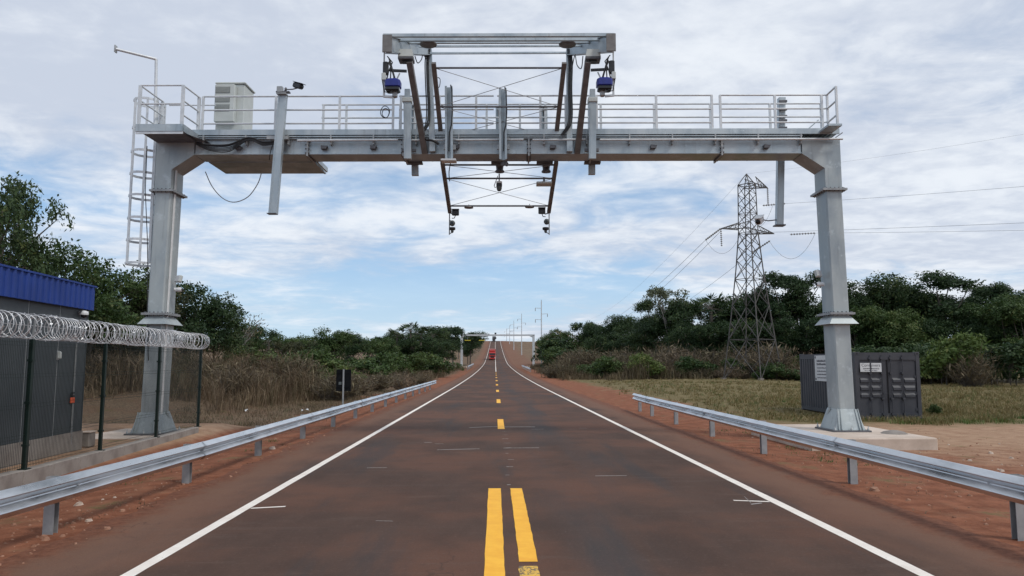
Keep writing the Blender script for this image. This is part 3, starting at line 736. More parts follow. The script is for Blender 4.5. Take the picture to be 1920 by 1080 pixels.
# tilted sensor frame: masts, tapered arms, struts, ladder-like lattice
fr = {}
for s, (m0, m1, tip, st0, st1) in {-1: ((811, 284), (804, 92), (727, 84), (797, 287), (768, 116)), 1: ((1068, 284), (1067, 92), (1145, 82), (1082, 287), (1102, 116))}.items():
    a = gat(*m0, -.16); b = gat(*m1, -.16); t = gat(*tip, -2.2)
    ms = gpart('frame_mast', MB().bar((a.x, -.12, a.z), (b.x, -.12, b.z), .16, .16, (0, 1, 0)), 'steel')
    arm = MB(); n = 6; rings = []
    base = Vector((b.x, -.12, b.z - .05)); w = .03
    d = (t - base); side = Vector((d.y, -d.x, 0)).normalized() * .05
    for p, hh in ((base, .20), (t, .40)):
        rings.append([p - side - Vector((0, 0, hh / 2)), p + side - Vector((0, 0, hh / 2)), p + side + Vector((0, 0, hh / 2)), p - side + Vector((0, 0, hh / 2))])
    arm.loft(rings); ar = gpart('cantilever_arm', arm, 'steel')
    fl = MB(); fl.bar(base - Vector((0, 0, .115)), t - Vector((0, 0, .215)), .20, .022); fl.bar(base + Vector((0, 0, .115)), t + Vector((0, 0, .215)), .20, .022)
    gpart('arm_flange', fl, 'steel', ar)
    gpart('arm_end_plate', MB().cbox(t + Vector((0, -.08, 0)), .24, .05, .46), 'shaded_steel', ar)
    p0, p1 = gat(*st0, -.04), gat(*st1, -1.75)
    gpart('frame_strut', MB().bar(p0, p1, .155, .12), 'shaded_steel')
    fr[s] = (a, b, t, p0, p1)
for (xl, yl, xr, yr, yy, w, h) in ((719, 67, 1152, 66, -2.2, .09, .08), (735, 75, 1140, 74, -1.75, .08, .07), (760, 80, 1112, 79, -1.3, .07, .06), (785, 87, 1090, 86, -.9, .05, .05), (806, 100, 1062, 99, -.25, .05, .05)):
    gpart('cross_bar', MB().bar(gat(xl, yl, yy), gat(xr, yr, yy), w, h), 'steel')
def lattice(y0, y1, L0, L1, R0, R1, rungs, nm):
    A0, A1, B0, B1 = gat(*L0, y0), gat(*L1, y1), gat(*R0, y0), gat(*R1, y1)
    for p, q in ((A0, A1), (B0, B1)): gpart('lattice_rail', MB().bar(p, q, .12, .09), 'shaded_steel')
    pts = []
    for t in rungs:
        p, q = A0.lerp(A1, t), B0.lerp(B1, t); pts.append((p, q)); gpart('lattice_rung', MB().tube([p, q], .028, 8), 'dark_steel')
    for (p, q), (p2, q2) in zip(pts, pts[1:]):
        gpart('tie_rod', MB().tube([p, q2], .009, 5), 'post'); gpart('tie_rod', MB().tube([q, p2], .009, 5), 'post')
    return A0, A1, B0, B1
lattice(-1.75, .12, (813, 118), (828, 262), (1058, 118), (1042, 262), (.06, .55, .97), 'upper')
LA = lattice(.55, 3.3, (829.5, 304), (843.5, 398), (1043, 304), (1029, 398), (.05, .30, .86), 'lower')

# cables and loops hung from the frame
def cable(pts, r=.018, mat='cable', name='cable'):
    P_ = [Vector(p) for p in pts]; out = []
    for i in range(len(P_) - 1):
        p0, p1, p2, p3 = P_[max(i - 1, 0)], P_[i], P_[i + 1], P_[min(i + 2, len(P_) - 1)]
        for k in range(6):
            t = k / 6; out.append(.5 * ((2 * p1) + (p2 - p0) * t + (2 * p0 - 5 * p1 + 4 * p2 - p3) * t * t + (3 * p1 - p0 - 3 * p2 + p3) * t**3))
    out.append(P_[-1]); return gpart(name, MB().tube(out, r, 6), mat)
for k, (dx, r) in enumerate(((0, .022), (3, .02), (-3, .018))):
    cable([gat(803 + dx, 92, -.24), gat(800 + dx, 118, -.24), gat(801 + dx, 160, -.24), gat(803 + dx, 205, -.24), gat(801 + dx, 232, -.3), gat(793 + dx * .6, 247, -.34)], r)
    cable([gat(1067 + dx, 92, -.24), gat(1070 + dx, 120, -.24), gat(1069 + dx, 165, -.24), gat(1070 + dx, 215, -.24), gat(1066 + dx, 236, -.3), gat(1053 + dx * .6, 254, -.3)], r)
cable([gat(778, 105, -1.2), gat(783, 118, -1.2), gat(790, 112, -1.0), gat(793, 103, -.7), gat(799, 110, -.4), gat(803, 118, -.24)], .014)
cable([gat(1093, 105, -1.2), gat(1090, 128, -1.0), gat(1082, 122, -.7), gat(1078, 104, -.5), gat(1072, 130, -.3)], .014)
cable([gat(818, 145, -.2), gat(825, 148, -.2), gat(824, 162, -.2), gat(819, 166, -.2)], .012)
cable([gat(823, 270, -.3), gat(812, 264, -.35), gat(800, 262, -.35), gat(797, 258, -.35)], .035)
def ring(px, py, rx, rz_, y, r=.012):
    c = gat(px, py, y); gpart('cable_loop', MB().tube([(c.x + rx * math.cos(t * math.pi / 9), c.y + .02 * math.sin(t), c.z + rz_ * math.sin(t * math.pi / 9)) for t in range(18)], r, 5, True), 'cable')
ring(722, 210, .13, .17, -.12); ring(723, 212, .10, .13, -.13)
cable([gat(385, 322, .9), gat(398, 350, .9), (gat(418, 372, .9)), gat(440, 379, .9), gat(465, 369, .9), gat(483, 345, .9), gat(490, 325, .9)], .014, 'post', 'drooping_cable')
for k in range(6):
    o_ = k * 1.6
    cable([gat(368, 268 + o_ * .4, -.2), gat(395, 272 + o_ * 1.3, -.2), gat(430, 271 + o_ * 1.6, -.2), gat(466, 258 + o_ * .6, -.2), gat(492, 266 + o_ * .8, -.2), gat(514, 266 + o_ * .5, -.2)], .013 if k else .026, 'cable', 'slack_cable')
cable([gat(512, 270, -.2), gat(507, 285, -.15), gat(505, 300, .0)], .012)
cable([gat(846, 300, .2), gat(842, 322, .9), gat(843, 340, 1.0)], .014)

# ------------------------------------------------------------------ devices on the gantry (each a thing of its own)
def thing(name, label, cat, p, rz=GRZ, group=None): return tag(empty(name, p, rz), label, cat, group)
_cb = gat(432, 148, 1.03); cab_p = gw((_cb.x + .02, 1.42, 8.16))
cab = thing('equipment_cabinet', 'tall pale grey equipment cabinet with louvred cooling unit on the gantry walkway', 'cabinet', cab_p)
MB().rbox((0, 0, 1.18), .84, .78, 2.36, .015).build('cabinet_body', M['cabinet'], cab)
MB().rbox((0, 0, 2.40), .92, .86, .05, .012).build('cabinet_roof', M['cabinet'], cab)
MB().rbox((-.10, -.10, .40), .98, .70, .80, .015).build('cabinet_plinth', M['cabinet'], cab)
ac = MB().rbox((-.10, -.49, 1.72), .60, .18, 1.16, .02).build('cooling_unit', M['cabinet'], cab)
for z0, z1 in ((2.02, 2.22), (1.74, 1.93), (1.46, 1.68)):
    v = MB().box(-.37, .06, -.586, -.578, z0, z1).build('vent_grille', M['vent'], ac)
    sl = MB()
    zz = z0 + .02
    while zz < z1 - .01: sl.box(-.36, .05, -.597, -.587, zz, zz + .014); zz += .034
    sl.build('louvre_slats', M['cabinet'], ac)['kind'] = 'stuff'
MB().tube([(.02, -.47, .72), (.12, -.50, .62), (.30, -.52, .5)], .014, 6).build('hose', M['white'], cab)

def bullet_camera(name, label, p, aim, length=.34, r=.055, mat='black', mount=None, group=None):
    q = Vector(aim).to_track_quat('X', 'Z').to_euler()
    e = tag(empty(name, p, rot=q), label, 'camera', group)
    MB().rbox((0, 0, 0), length, r * 2, r * 2, r * .35).build('housing', M[mat], e)
    MB().box(-length * .5, length * .62, -r * 1.15, r * 1.15, r * 1.02, r * 1.2).build('sun_shield', M[mat], e)
    MB().lathe([(r * .7, length * .5), (r * .75, length * .53), (.001, length * .535)], (0, 0, 0), 12, 'x').build('lens', M['glass'], e)
    if mount: MB().tube([e.matrix_basis.inverted() @ Vector(m) for m in mount], .018, 6).build('bracket', M['dark_steel'], e)
    return e
top = gw(gat(529, 177, YF))
c1 = gw(gat(559, 161, -.45))
bullet_camera('traffic_camera', 'dark camera on a bracket at the top of the tall pale post left', c1, (.75, -.5, -.35), .34, .075, 'black', [c1 + Vector((0, 0, -.06)), c1 + Vector((-.15, 0, -.10)), gw(gat(535, 168, -.38)), gw(gat(530, 177, -.38))])
e = thing('post_head', 'cluster of steel clamps capping the tall pale post with the camera', 'clamp', gw(gat(529, 175, -.34)))
MB().rbox((-.06, 0, .10), .16, .14, .18, .01).build('clamp_body', M['post'], e); MB().box(-.16, .22, -.07, .07, 0.01, .045).build('clamp_plate', M['dark_steel'], e)
MB().lathe([(.03, 0), (.04, .09), (.02, .12)], (.1, 0, .05), 8).build('clamp_knob', M['dark_steel'], e)
c2 = gw(gat(1424, 413, 1.0))
bullet_camera('traffic_camera', 'pale camera held out from the foot of the hanging post by the right leg', c2, (-.5, -.7, -.4), .34, .10, 'white', [c2 + Vector((.05, 0, .03)), gw(gat(1440, 414, 1.05)), gw(gat(1458, 412, 1.12))])

for s, px, pz_ in ((-1, 737, 160), (1, 1133, 158)):
    which = 'left' if s < 0 else 'right'
    base = gat(px, pz_, -2.05); e = thing('laser_scanner', f'blue and black laser scanner hung under the {which} end of the top frame', 'scanner', gw(base), group='blue laser scanners under the top frame')
    MB().rbox((0, 0, .02), .40, .34, .25, .05).build('scanner_body', M['blue'], e)
    MB().rbox((.0, -.02, -.13), .36, .30, .12, .03).build('scanner_window', M['glass'], e)
    MB().rbox((.05 * s * -1, .02, -.24), .12, .14, .16, .02).build('connector_box', M['post'], e)
    h = MB(); h.bar((s * .24, .05, .60), (s * .24, .05, -.30), .045, .06); h.bar((s * .24, .05, -.28), (s * .02, .05, -.30), .05, .05); h.bar((s * .24, .05, .22), (s * .10, .05, .12), .04, .04)
    h.build('hanger_bracket', M['rail_pipe'], e)
    MB().bar((s * .24, -.01, .62), (s * .24, -.01, .95), .03, .05).build('hanger_rod', M['post'], e)
    MB().rbox((s * .20, .02, .46), .14, .14, .34, .02).build('junction_box', M['black'], e)
    MB().rbox((s * .24, -.02, .22), .11, .10, .20, .015).build('power_box', M['cabinet'], e)
    MB().bar((s * .10, .02, .66), (-s * .05, .02, .14), .05, .05).build('stay', M['black'], e)
    MB().bar((-s * .16, .04, .34), (-s * .05, .04, .10), .03, .03).build('stay', M['post'], e)
    k = MB().bar((s * .10, .05, .42), (-s * .34, .05, .40), .06, .06).build('offset_arm', M['black'], e)
    for j in range(3):
        MB().tube([(s * (.16 - .04 * j), 0, .78 - .06 * j), (s * (.02 + .05 * j), -.04, .60), (s * (.12 - .06 * j), -.02, .36), (s * (.17 - .10 * j), -.02, .12)], .017, 6).build('scanner_cable', M['cable'], e)
    MB().tube([(s * .20, -.02, .40), (s * .27, -.05, .1), (s * .22, -.03, -.18), (s * .05, -.03, -.22)], .014, 6).build('scanner_cable', M['cable'], e)
    q = gat(762 if s < 0 else 1111, 106, -1.62)
    e2 = thing('antenna_housing', f'white box housing with dark underside on top of the {which} brown strut', 'antenna', gw(q), group='white housings on the struts')
    MB().loft([[(-.20, -.17, -.06), (.20, -.17, -.06), (.20, .17, -.06), (-.20, .17, -.06)], [(-.16, -.14, .15), (.16, -.14, .15), (.16, .14, .15), (-.16, .14, .15)]]).build('housing', M['cabinet'], e2)
    MB().rbox((0, 0, -.10), .40, .36, .075, .01).build('base_tray', M['dark_steel'], e2)
    MB().box(-.10, .10, -.1, .1, -.17, -.14).build('mounting_foot', M['black'], e2)

def disc(px, py, y, r, label, stem):
    p = gat(px, py, y); e = thing('disc_antenna', label, 'antenna', gw(p), group='flat disc antennas under the frame')
    MB().lathe([(r * .2, .03), (r * .9, .022), (r, .0), (r * .96, -.02), (r * .3, -.028)], (0, 0, 0), 24).build('disc', M['shaded_steel'], e)
    MB().tube([(0, 0, .03), (0, 0, stem)], .012, 6).build('stem', M['post'], e)
disc(803, 83, -1.45, .235, 'large flat disc antenna under the left side of the top frame', .12)
disc(1064, 83, -1.45, .235, 'large flat disc antenna under the right side of the top frame', .12)
disc(879, 389, 3.0, .15, 'small flat disc antenna under the left end of the lowest rung', .1)
disc(993, 388, 3.0, .15, 'small flat disc antenna under the right end of the lowest rung', .1)

for s, px in ((-1, 843), (1, 1029.5)):
    which = 'left' if s < 0 else 'right'
    d = -s
    top_ = gat(px, 396, 3.3); e = thing('sensor_rod', f'thin steel rod hanging from the {which} foot of the lower lattice', 'bracket', gw(top_), group='rods with sensors under the lattice')
    MB().bar((0, 0, .06), (0, 0, -.78), .035, .035).build('rod', M['post'], e)
    MB().bar((0, 0, -.06), (d * .14, 0, -.10), .03, .03).build('rod_arm', M['dark_steel'], e)
    MB().bar((0, 0, -.30), (d * .07, 0, -.34), .03, .03).build('rod_arm', M['dark_steel'], e)
    MB().bar((0, 0, -.75), (d * .10, 0, -.70), .025, .025).build('rod_arm', M['dark_steel'], e)
    q = gat(854 if s < 0 else 1016, 399 if s < 0 else 396, 3.2)
    e = thing('flood_lamp', f'black square lamp on the {which} sensor rod below the lattice', 'lamp', gw(q), group='black square lamps')
    MB().rbox((0, 0, 0), .23, .12, .18, .02).build('lamp_body', M['black'], e); MB().box(-.12, .12, -.10, .08, .098, .115).build('lamp_hood', M['dark_steel'], e)
    MB().tube([(0, .02, -.08), (-d * .04, .04, -.17), (-d * .12, .05, -.17)], .014, 6).build('lamp_bracket', M['dark_steel'], e)
    q = gat(848 if s < 0 else 1025, 419 if s < 0 else 416, 3.25)
    e = thing('ball_camera', f'dark ball camera midway down the {which} sensor rod', 'camera', gw(q), group='dark ball cameras')
    MB().lathe([(.02, .10), (.06, .085), (.095, .03), (.095, -.02), (.06, -.075), (.01, -.095)], (0, 0, 0), 14).build('ball', M['vent'], e)
    MB().lathe([(.04, -.10), (.03, -.085), (.001, -.11)], (0, 0, 0), 10, 'y').build('lens', M['glass'], e)
    q = gat(848 if s < 0 else 1023, 430, 3.25)
    e = thing('dome_camera', f'black dome camera at the bottom of the {which} sensor rod', 'camera', gw(q), group='black dome cameras')
    MB().lathe([(.10, .06), (.105, -.0), (.09, -.02), (.04, -.03)], (0, 0, 0), 14).build('dome_cap', M['black'], e)
    MB().lathe([(.05, -.02), (.045, -.09), (.02, -.12), (.002, -.125)], (0, 0, 0), 12).build('dome_lens', M['vent'], e)

for px, nm in ((937, 'centre'), (1024, 'right')):
    q = gat(px, 304, 1.05); e = thing('mounting_funnel', 'dark flared bracket under the walkway holding the dome camera' if px < 1000 else 'dark flared bracket under the walkway holding the flat panel', 'bracket', gw(q), group='flared brackets under the beam')
    MB().lathe([(.16, .04), (.16, .0), (.125, -.06), (.105, -.20), (.105, -.24), (.14, -.27), (.14, -.31)], (0, 0, 0), 12).build('funnel', M['dark_steel'], e)
q = gat(936, 348, 1.1); e = thing('dome_camera', 'hanging dome camera with white cap at the middle of the gantry', 'camera', gw(q))
MB().lathe([(.085, .06), (.09, .03), (.085, -.04)], (0, 0, 0), 14).build('dome_cap', M['black'], e)
MB().lathe([(.08, -.04), (.078, -.10), (.05, -.165), (.004, -.18)], (0, 0, 0), 14).build('dome_lens', M['vent'], e)
MB().lathe([(.088, .12), (.088, .065)], (0, 0, 0), 14).build('white_cap', M['white'], e)
MB().tube([(0, 0, .10), (0, 0, .36)], .02, 6).tube([(-.04, 0, .3), (-.15, 0, .0), (-.13, 0, -.06), (-.06, 0, -.03)], .012, 5).build('drop_rod', M['dark_steel'], e)
q = gat(978, 308, .3); e = thing('twin_lamp', 'pair of small round lamps behind the foot of the middle post', 'lamp', gw(gat(946, 308, .2)))
for dx in (-.05, .06): MB().lathe([(.055, -.05), (.06, .0), (.05, .06)], (dx, 0, 0), 12, 'y').build('round_lamp', M['dark_steel'], e)
MB().bar((0, .02, .04), (0, .02, .16), .05).build('lamp_bracket', M['dark_steel'], e)
q = gat(1020, 345, 1.2); e = thing('panel_antenna', 'flat tan panel antenna hanging below the walkway right of centre', 'antenna', gw(q))
MB().rbox((0, 0, 0), .46, .42, .06, .012).build('panel', M['cabinet'], e)
MB().tube([(0, 0, .03), (0, 0, .2)], .03, 8).build('panel_stem', M['dark_steel'], e)

# floodlight and camera pairs on the legs
def leg_lamp(px, py, yl, s, labels):
    q = gat(px, py, yl); e = thing('floodlight', labels[0], 'floodlight', gw(q), group='floodlights on the gantry legs')
    e.rotation_euler = (math.radians(-14), 0, s * math.radians(38))
    MB().rbox((0, 0, 0), .26, .10, .20, .02).build('lamp_body', M['cabinet'], e); MB().box(-.11, .11, -.056, -.052, -.08, .08).build('lamp_glass', M['sign_white'], e)
    MB().bar((s * .05, .05, 0), (s * .18, .16, -.03), .05).build('lamp_bracket', M['post'], e)
    q = gat(px + s * (4 if s < 0 else 7), py + 20, yl); e = thing('bullet_camera', labels[1], 'camera', gw(q), group='white cameras on the gantry legs')
    e.rotation_euler = (0, 0, 0)
    MB().lathe([(.05, -s * .0), (.065, -s * .04), (.065, -s * .12), (.05, -s * .15)], (0, 0, 0), 12, 'x').build('camera_body', M['white'], e)
    MB().lathe([(.045, -s * .15), (.02, -s * .18)], (0, 0, 0), 10, 'x').build('lens', M['black'], e)
    MB().lathe([(.06, 0), (.06, s * .05)], (0, 0, 0), 10, 'x').build('mount', M['white'], e)
leg_lamp(335, 523, .30, -1, ('pale floodlight fixed to the inner face of the left gantry leg', 'small white camera under the floodlight on the left leg'))
leg_lamp(1534, 513, .30, 1, ('pale floodlight fixed to the inner face of the right gantry leg', 'small white camera under the floodlight on the right leg'))
e = thing('concrete_pad', 'pale concrete footing slab under the right gantry leg', 'footing', (0, 0, 0), 0)
pad = MB(); pad.rbox((9.40, 20.55, .06), 3.2, 4.3, .44, .03); pad.build('slab', M['concrete'], e)
MB().lathe([(.34, 0), (.26, .05), (.10, .085), (.01, .09)], (10.55, 19.6, .28), 10).build('mortar_heap', M['block'], e)
e = thing('concrete_pad', 'sandy concrete footing slab at the left gantry leg behind the fence', 'footing', (0, 0, 0), 0)
MB().rbox((-10.0, 21.3, .10), 2.2, 3.0, .16, .02).build('slab', M['concrete'], e)

# ------------------------------------------------------------------ left compound: kerb, fence, razor coil, cabin
def onz(px, py, z):
    d = sight(px, py); return CAMP + d * ((z - CAM_H) / d.z)
ZK = .25
FP = [onz(45, 880, ZK), onz(187, 845, ZK), onz(292, 820, ZK), onz(371, 800, ZK)]
FD = (FP[3] - FP[0]).normalized(); FP = [FP[0] - FD * 5.9, FP[0] - FD * 2.95] + FP
k = tag(empty('kerb_wall', (0, 0, 0)), 'low grey concrete block kerb under the green wire fence', 'kerb')
blk = MB().rbox((0, 0, 0), .22, .985, .52, .012).mesh('block', M['block'])
ang = math.atan2(-FD.x, FD.y); L_ = (FP[-1] - FP[0]).length + .5
for i in range(int(L_)):
    p = FP[0] + FD * (i + .2); link('block', blk, k, (p.x, p.y, -.012 + .006 * (i % 3)), ang)
fence = tag(empty('wire_fence', (FP[0].x, FP[0].y, ZK)), 'dark green welded wire fence on the block kerb in front of the cabin', 'fence')
fo = Vector((FP[0].x, FP[0].y, 0))
FH = 2.30
for i, p in enumerate(FP):
    q = p - fo
    po = MB().rbox((0, 0, FH / 2), .07, .07, FH, .006).build('post', M['fence'], fence, (q.x, q.y, 0), ang)
    MB().box(-.08, .08, -.08, .08, .001, .014).build('post_foot', M['fence'], po)
    for z in (.4, 1.15, 1.9): MB().box(-.05, .045, -.045, .045, z, z + .04).build('post_clip', M['fence'], po)
    MB().bar((0, 0, FH), (.03, 0, FH + .42), .03, .02).build('coil_bracket', M['post'], po)
def wire_panel(L):
    mb = MB(); n = int(L / .05)
    for i in range(1, n):
        x = i * L / n; r = .0027
        mb.loft([[(x - r, -r, .03), (x + r, -r, .03), (x, r, .03)], [(x - r, -r, FH - .02), (x + r, -r, FH - .02), (x, r, FH - .02)]], cap=False)
    for z in (.06, .12, .55, .61, 1.08, 1.14, 1.62, 1.68, 2.18, 2.24): mb.bar((0.03, .006, z), (L - .03, .006, z), .006, .006)
    return mb.mesh('wire_panel', M['fence'])
for p, q in zip(FP, FP[1:]):
    L = (q - p).length; a = (q - p)
    o = link('wire_panel', wire_panel(L), fence, (p.x - fo.x, p.y - fo.y, 0), math.atan2(a.y, a.x)); o['kind'] = 'stuff'
def razor():
    e = tag(empty('razor_wire_coil', (FP[0].x, FP[0].y, ZK + FH)), 'bright coil of razor wire running along the top of the green fence', 'razor wire')
    Lt = (FP[-1] - FP[0]).length + .1; rr = random.Random(5); N = 24
    side = Vector((FD.y, -FD.x, 0)); base = Vector((0, 0, 0))
    for hand, pitch, R0 in ((1, .21, .225), (-1, .46, .215)):
        pts = []; m = MB(); t = 0.; ph = 0.; k0 = 0
        while t < Lt:
            R = R0 * (1 + .05 * math.sin(t * 3.1 + hand)); ph += 2 * math.pi / N * hand
            t += pitch / N * (1 + .55 * math.sin(t * 2.3 + hand * 1.2))
            pts.append(base + FD * t + side * (R * math.cos(ph)) + Vector((0, 0, .225 + R * math.sin(ph))))
        m.tube(pts, .0078, 4)
        coil = m.build('coil', M['razor'], e)
        b = MB()
        for i in range(0, len(pts) - 1, 4):
            p = pts[i]; d = (pts[i + 1] - p).normalized(); u = Vector((rr.uniform(-1, 1), rr.uniform(-1, 1), rr.uniform(-1, 1))).normalized() * .030
            b.add([p - d * .02, p + u, p + d * .02, p - u], [(0, 1, 2, 3)])
        b.build('barbs', M['razor'], coil)['kind'] = 'stuff'
    for z in (.01, .24): MB().tube([base + Vector((0, 0, z)), base + FD * Lt + Vector((0, 0, z))], .004, 4).build('straining_wire', M['razor'], e)
razor()

WC = onz(150, 842, .16)                          # right-hand corner of the cabin
WDIR = Vector((.090, -1, 0)).normalized(); WN = Vector((1, .090, 0)).normalized()
bw = tag(empty('equipment_cabin', (WC.x, WC.y, .16), math.atan2(WN.y, WN.x)), 'low dark grey cabin with bright blue ribbed roof band behind the wire fence', 'cabin')
zt, zb = at(175, 537, WC.y + .1).z - .16, at(172, 582, WC.y).z - .16
# local axes: +x faces the road, -y runs towards the viewer
MB().box(-3.2, .04, -10.5, -.001, 0, .42).build('plinth', M['block'], bw)
for i in range(8):
    y1 = -.03 - 1.28 * i; pnl = MB().rbox((-.03, y1 - .625, .42 + (zb + .1 - .42) / 2), .06, 1.245, zb + .1 - .42, .012)
    pnl.build('wall_panel', M['wall'], bw)
    MB().box(-.025, -.006, y1 + .003, y1 + .020, .42, zb).build('panel_seam', M['post'], bw)
MB().box(-3.1, -.07, -10.4, -.06, .42, zb + .05).build('end_wall', M['wall'], bw)
MB().box(-.06, .012, -.03, .0, .42, zb).build('corner_trim', M['wall'], bw)
def ribbed(L, z0, z1, x):
    m = MB(); prof = []; y = 0.
    while y < L:
        for dy, dx in ((0, 0), (.11, 0), (.13, .03), (.19, .03), (.21, 0)): prof.append((x + dx, -(y + dy)))
        y += .235
    fs = []; vs = []
    for px_, py_ in prof: vs += [(px_, py_, z0), (px_, py_, z1), (px_ - .045, py_, z1), (px_ - .045, py_, z0)]
    for i in range(len(prof) - 1):
        for j in range(4): fs.append((4 * i + j, 4 * i + (j + 1) % 4, 4 * i + 4 + (j + 1) % 4, 4 * i + 4 + j))
    return m.add(vs, fs)
fa = ribbed(10.4, zb, zt - .04, .10).build('roof_band', M['roofblue'], bw, (0, .06, 0))
MB().box(-3.3, .14, -10.4, .08, zt - .038, zt).build('coping', M['roofblue'], fa, (0, -.06, 0))
MB().box(-3.2, .05, .005, .06, zb, zt - .04).build('end_band', M['roofblue'], bw)
MB().box(-3.2, .05, -10.3, .0, zb + .05, zb + .09).build('soffit', M['wall'], bw)
def on_wall(px, py, off=.0):                     # the place on the cabin's road-side wall
    d = sight(px, py); t = (Vector((WC.x, WC.y, 0)) - CAMP).dot(WN) / d.dot(WN); return CAMP + d * t + WN * off
wrz = math.atan2(WN.y, WN.x)
e = thing('dome_camera', 'white dome camera under the blue roof band at the corner of the cabin', 'camera', on_wall(149, 588, .1), wrz)
MB().lathe([(.02, .07), (.085, .05), (.095, .0), (.09, -.03)], (0, 0, 0), 14).build('dome_cap', M['white'], e)
MB().lathe([(.07, -.03), (.06, -.075), (.02, -.10), (.002, -.103)], (0, 0, 0), 12).build('dome_lens', M['black'], e)
MB().box(-.14, .0, -.04, .04, -.02, .05).build('wall_arm', M['white'], e)
e = thing('door_intercom', 'black push button unit above an orange plate on the cabin wall', 'intercom', on_wall(133, 749, .03), wrz)
MB().rbox((0, 0, -.02), .03, .17, .13, .01).build('orange_plate', M['orange'], e)
MB().rbox((.005, 0, .11), .04, .11, .11, .02).build('button_unit', M['black'], e)
MB().box(.02, .028, -.02, .02, .10, .125).build('button', M['post'], e)
MB().box(-.02, .012, .045, .060, -1.0, -.09).build('conduit', M['post'], e)
MB().box(-.02, .012, .04, .055, .17, 1.25).build('conduit', M['post'], e)
e = thing('wall_lamp', 'small pale fitting high on the cabin wall behind the razor wire', 'lamp', on_wall(108, 666, .04), wrz)
MB().rbox((0, 0, 0), .07, .06, .16, .015).build('lamp_body', M['cabinet'], e); MB().box(-.04, -.03, -.05, .05, -.1, .1).build('back_plate', M['post'], e)
q = onz(150, 839, .16)
e = thing('concrete_step', 'short grey concrete block beside the cabin corner behind the fence', 'block', (q.x + .10, q.y + .12, .16), wrz)
MB().rbox((0, 0, .17), .22, .34, .33, .02).build('block', M['block'], e)
MB().rbox((0, 0, .35), .25, .37, .03, .01).build('slab_top', M['concrete'], e)

# ------------------------------------------------------------------ container
CR_ = Vector((16.28, 28.15, -.02)); CRZ = math.radians(-3.4)
ct = tag(empty('shipping_container', CR_, CRZ), 'dark grey shipping container with closed doors standing in the grass by the right gantry leg', 'container')
W_, L_c, H_ = 2.44, 6.06, 2.59
fr_ = MB()
for x0 in (-W_, -.14):
    for y0 in (0, L_c - .14): fr_.box(x0, x0 + .14, y0, y0 + .14, .12, H_ - .12)
for z0, z1 in ((.12, .26), (H_ - .20, H_ - .02)):
    fr_.box(-W_ + .14, -.14, .01, .10, z0 - .10, z1)
    for x0 in (-W_, -.08): fr_.box(x0, x0 + .08, .14, L_c - .14, z0 - .04, z1 - .03)
fr_.box(-W_ + .02, -.02, .02, L_c - .02, H_ - .06, H_ - .025); fr_.box(-W_ + .1, -.1, .1, L_c - .05, .10, .16); fr_.box(-W_ + .14, -.14, L_c - .08, L_c - .02, .12, H_ - .1)
fr_.build('frame', M['box_grey'], ct)
for x in (-W_ - .006, -.172):
    for y in (-.006, L_c - .172):
        for z in (0, H_ - .118):
            c_ = MB().rbox((x + .089, y + .089, z + .059), .178, .178, .118, .008).build('corner_casting', M['box_grey'], ct)
            MB().lathe([(.034, -.004), (.034, .0)], (x + .089, y - .0 if y < 1 else y + .178, z + .059), 10, 'y').build('casting_hole', M['black'], c_)
for sx in (-W_ + .01, -.05):
    m = MB(); vs = []; fs = []; y = .16; pr_ = []
    while y < L_c - .2:
        for dy, dx in ((0, 0), (.07, 0), (.105, .036), (.175, .036), (.21, 0)): pr_.append((y + dy, dx))
        y += .278
    s_ = 1 if sx < -1 else -1
    for yy, dx in pr_: vs += [(sx + (dx if s_ > 0 else .04 - dx), yy, .22), (sx + (dx if s_ > 0 else .04 - dx), yy, H_ - .17)]
    for i in range(len(pr_) - 1): fs.append((2 * i, 2 * i + 1, 2 * i + 3, 2 * i + 2))
    m.add(vs, fs).build('side_panel', M['box_grey'], ct)
for k_, (xa, xb, rods) in enumerate(((-W_ + .15, -W_ / 2 - .01, (-1.88, -1.44)), (-W_ / 2 + .01, -.15, (-1.10, -.66)))):
    dr = MB().box(xa, xb, .045, .085, .20, H_ - .22).build('door', M['box_grey'], ct)
    for j, z in enumerate((1.50, 1.21, .93)):
        for x0, x1 in ((xa + .07, rods[0] - .03) if k_ == 0 and False else (rods[0] - .46 if k_ == 0 else rods[0] + .05, rods[0] - .04 if k_ == 0 else rods[1] - .04), (rods[0] + .04 if k_ == 0 else rods[1] + .05, rods[1] - .03 if k_ == 0 else xb - .04)):
            x0 = max(x0, xa + .02)
            r_ = MB(); r_.loft([[(x0, .044, z - .09), (x1, .044, z - .09), (x1, .044, z + .10), (x0, .044, z + .10)], [(x0 + .03, .004, z - .07), (x1 - .03, .004, z - .07), (x1 - .03, .004, z + .02), (x0 + .03, .004, z + .02)]])
            r_.build('door_rib', M['box_grey'], dr)
    for x in rods:
        MB().tube([(x, -.028, .14), (x, -.028, H_ - .12)], .018, 8).build('locking_bar', M['box_grey'], dr)
        for z in (.20, .78, 1.75, 2.32): MB().box(x - .05, x + .05, -.05, .044, z, z + .07).build('bar_guide', M['box_grey'], dr)
        MB().bar((x, -.055, 1.02), (x + .34, -.055, .98), .03, .02).build('lever', M['box_grey'], dr)
    MB().box((xb - .015) if k_ == 0 else xa, xb if k_ == 0 else xa + .015, .03, .044, .2, H_ - .22).build('door_gasket', M['black'], dr)
    for z in (.35, .95, 1.6, 2.25):
        hx = xa if k_ == 0 else xb; MB().box(hx - .06, hx + .06, .02, .044, z, z + .10).build('hinge', M['box_grey'], dr)
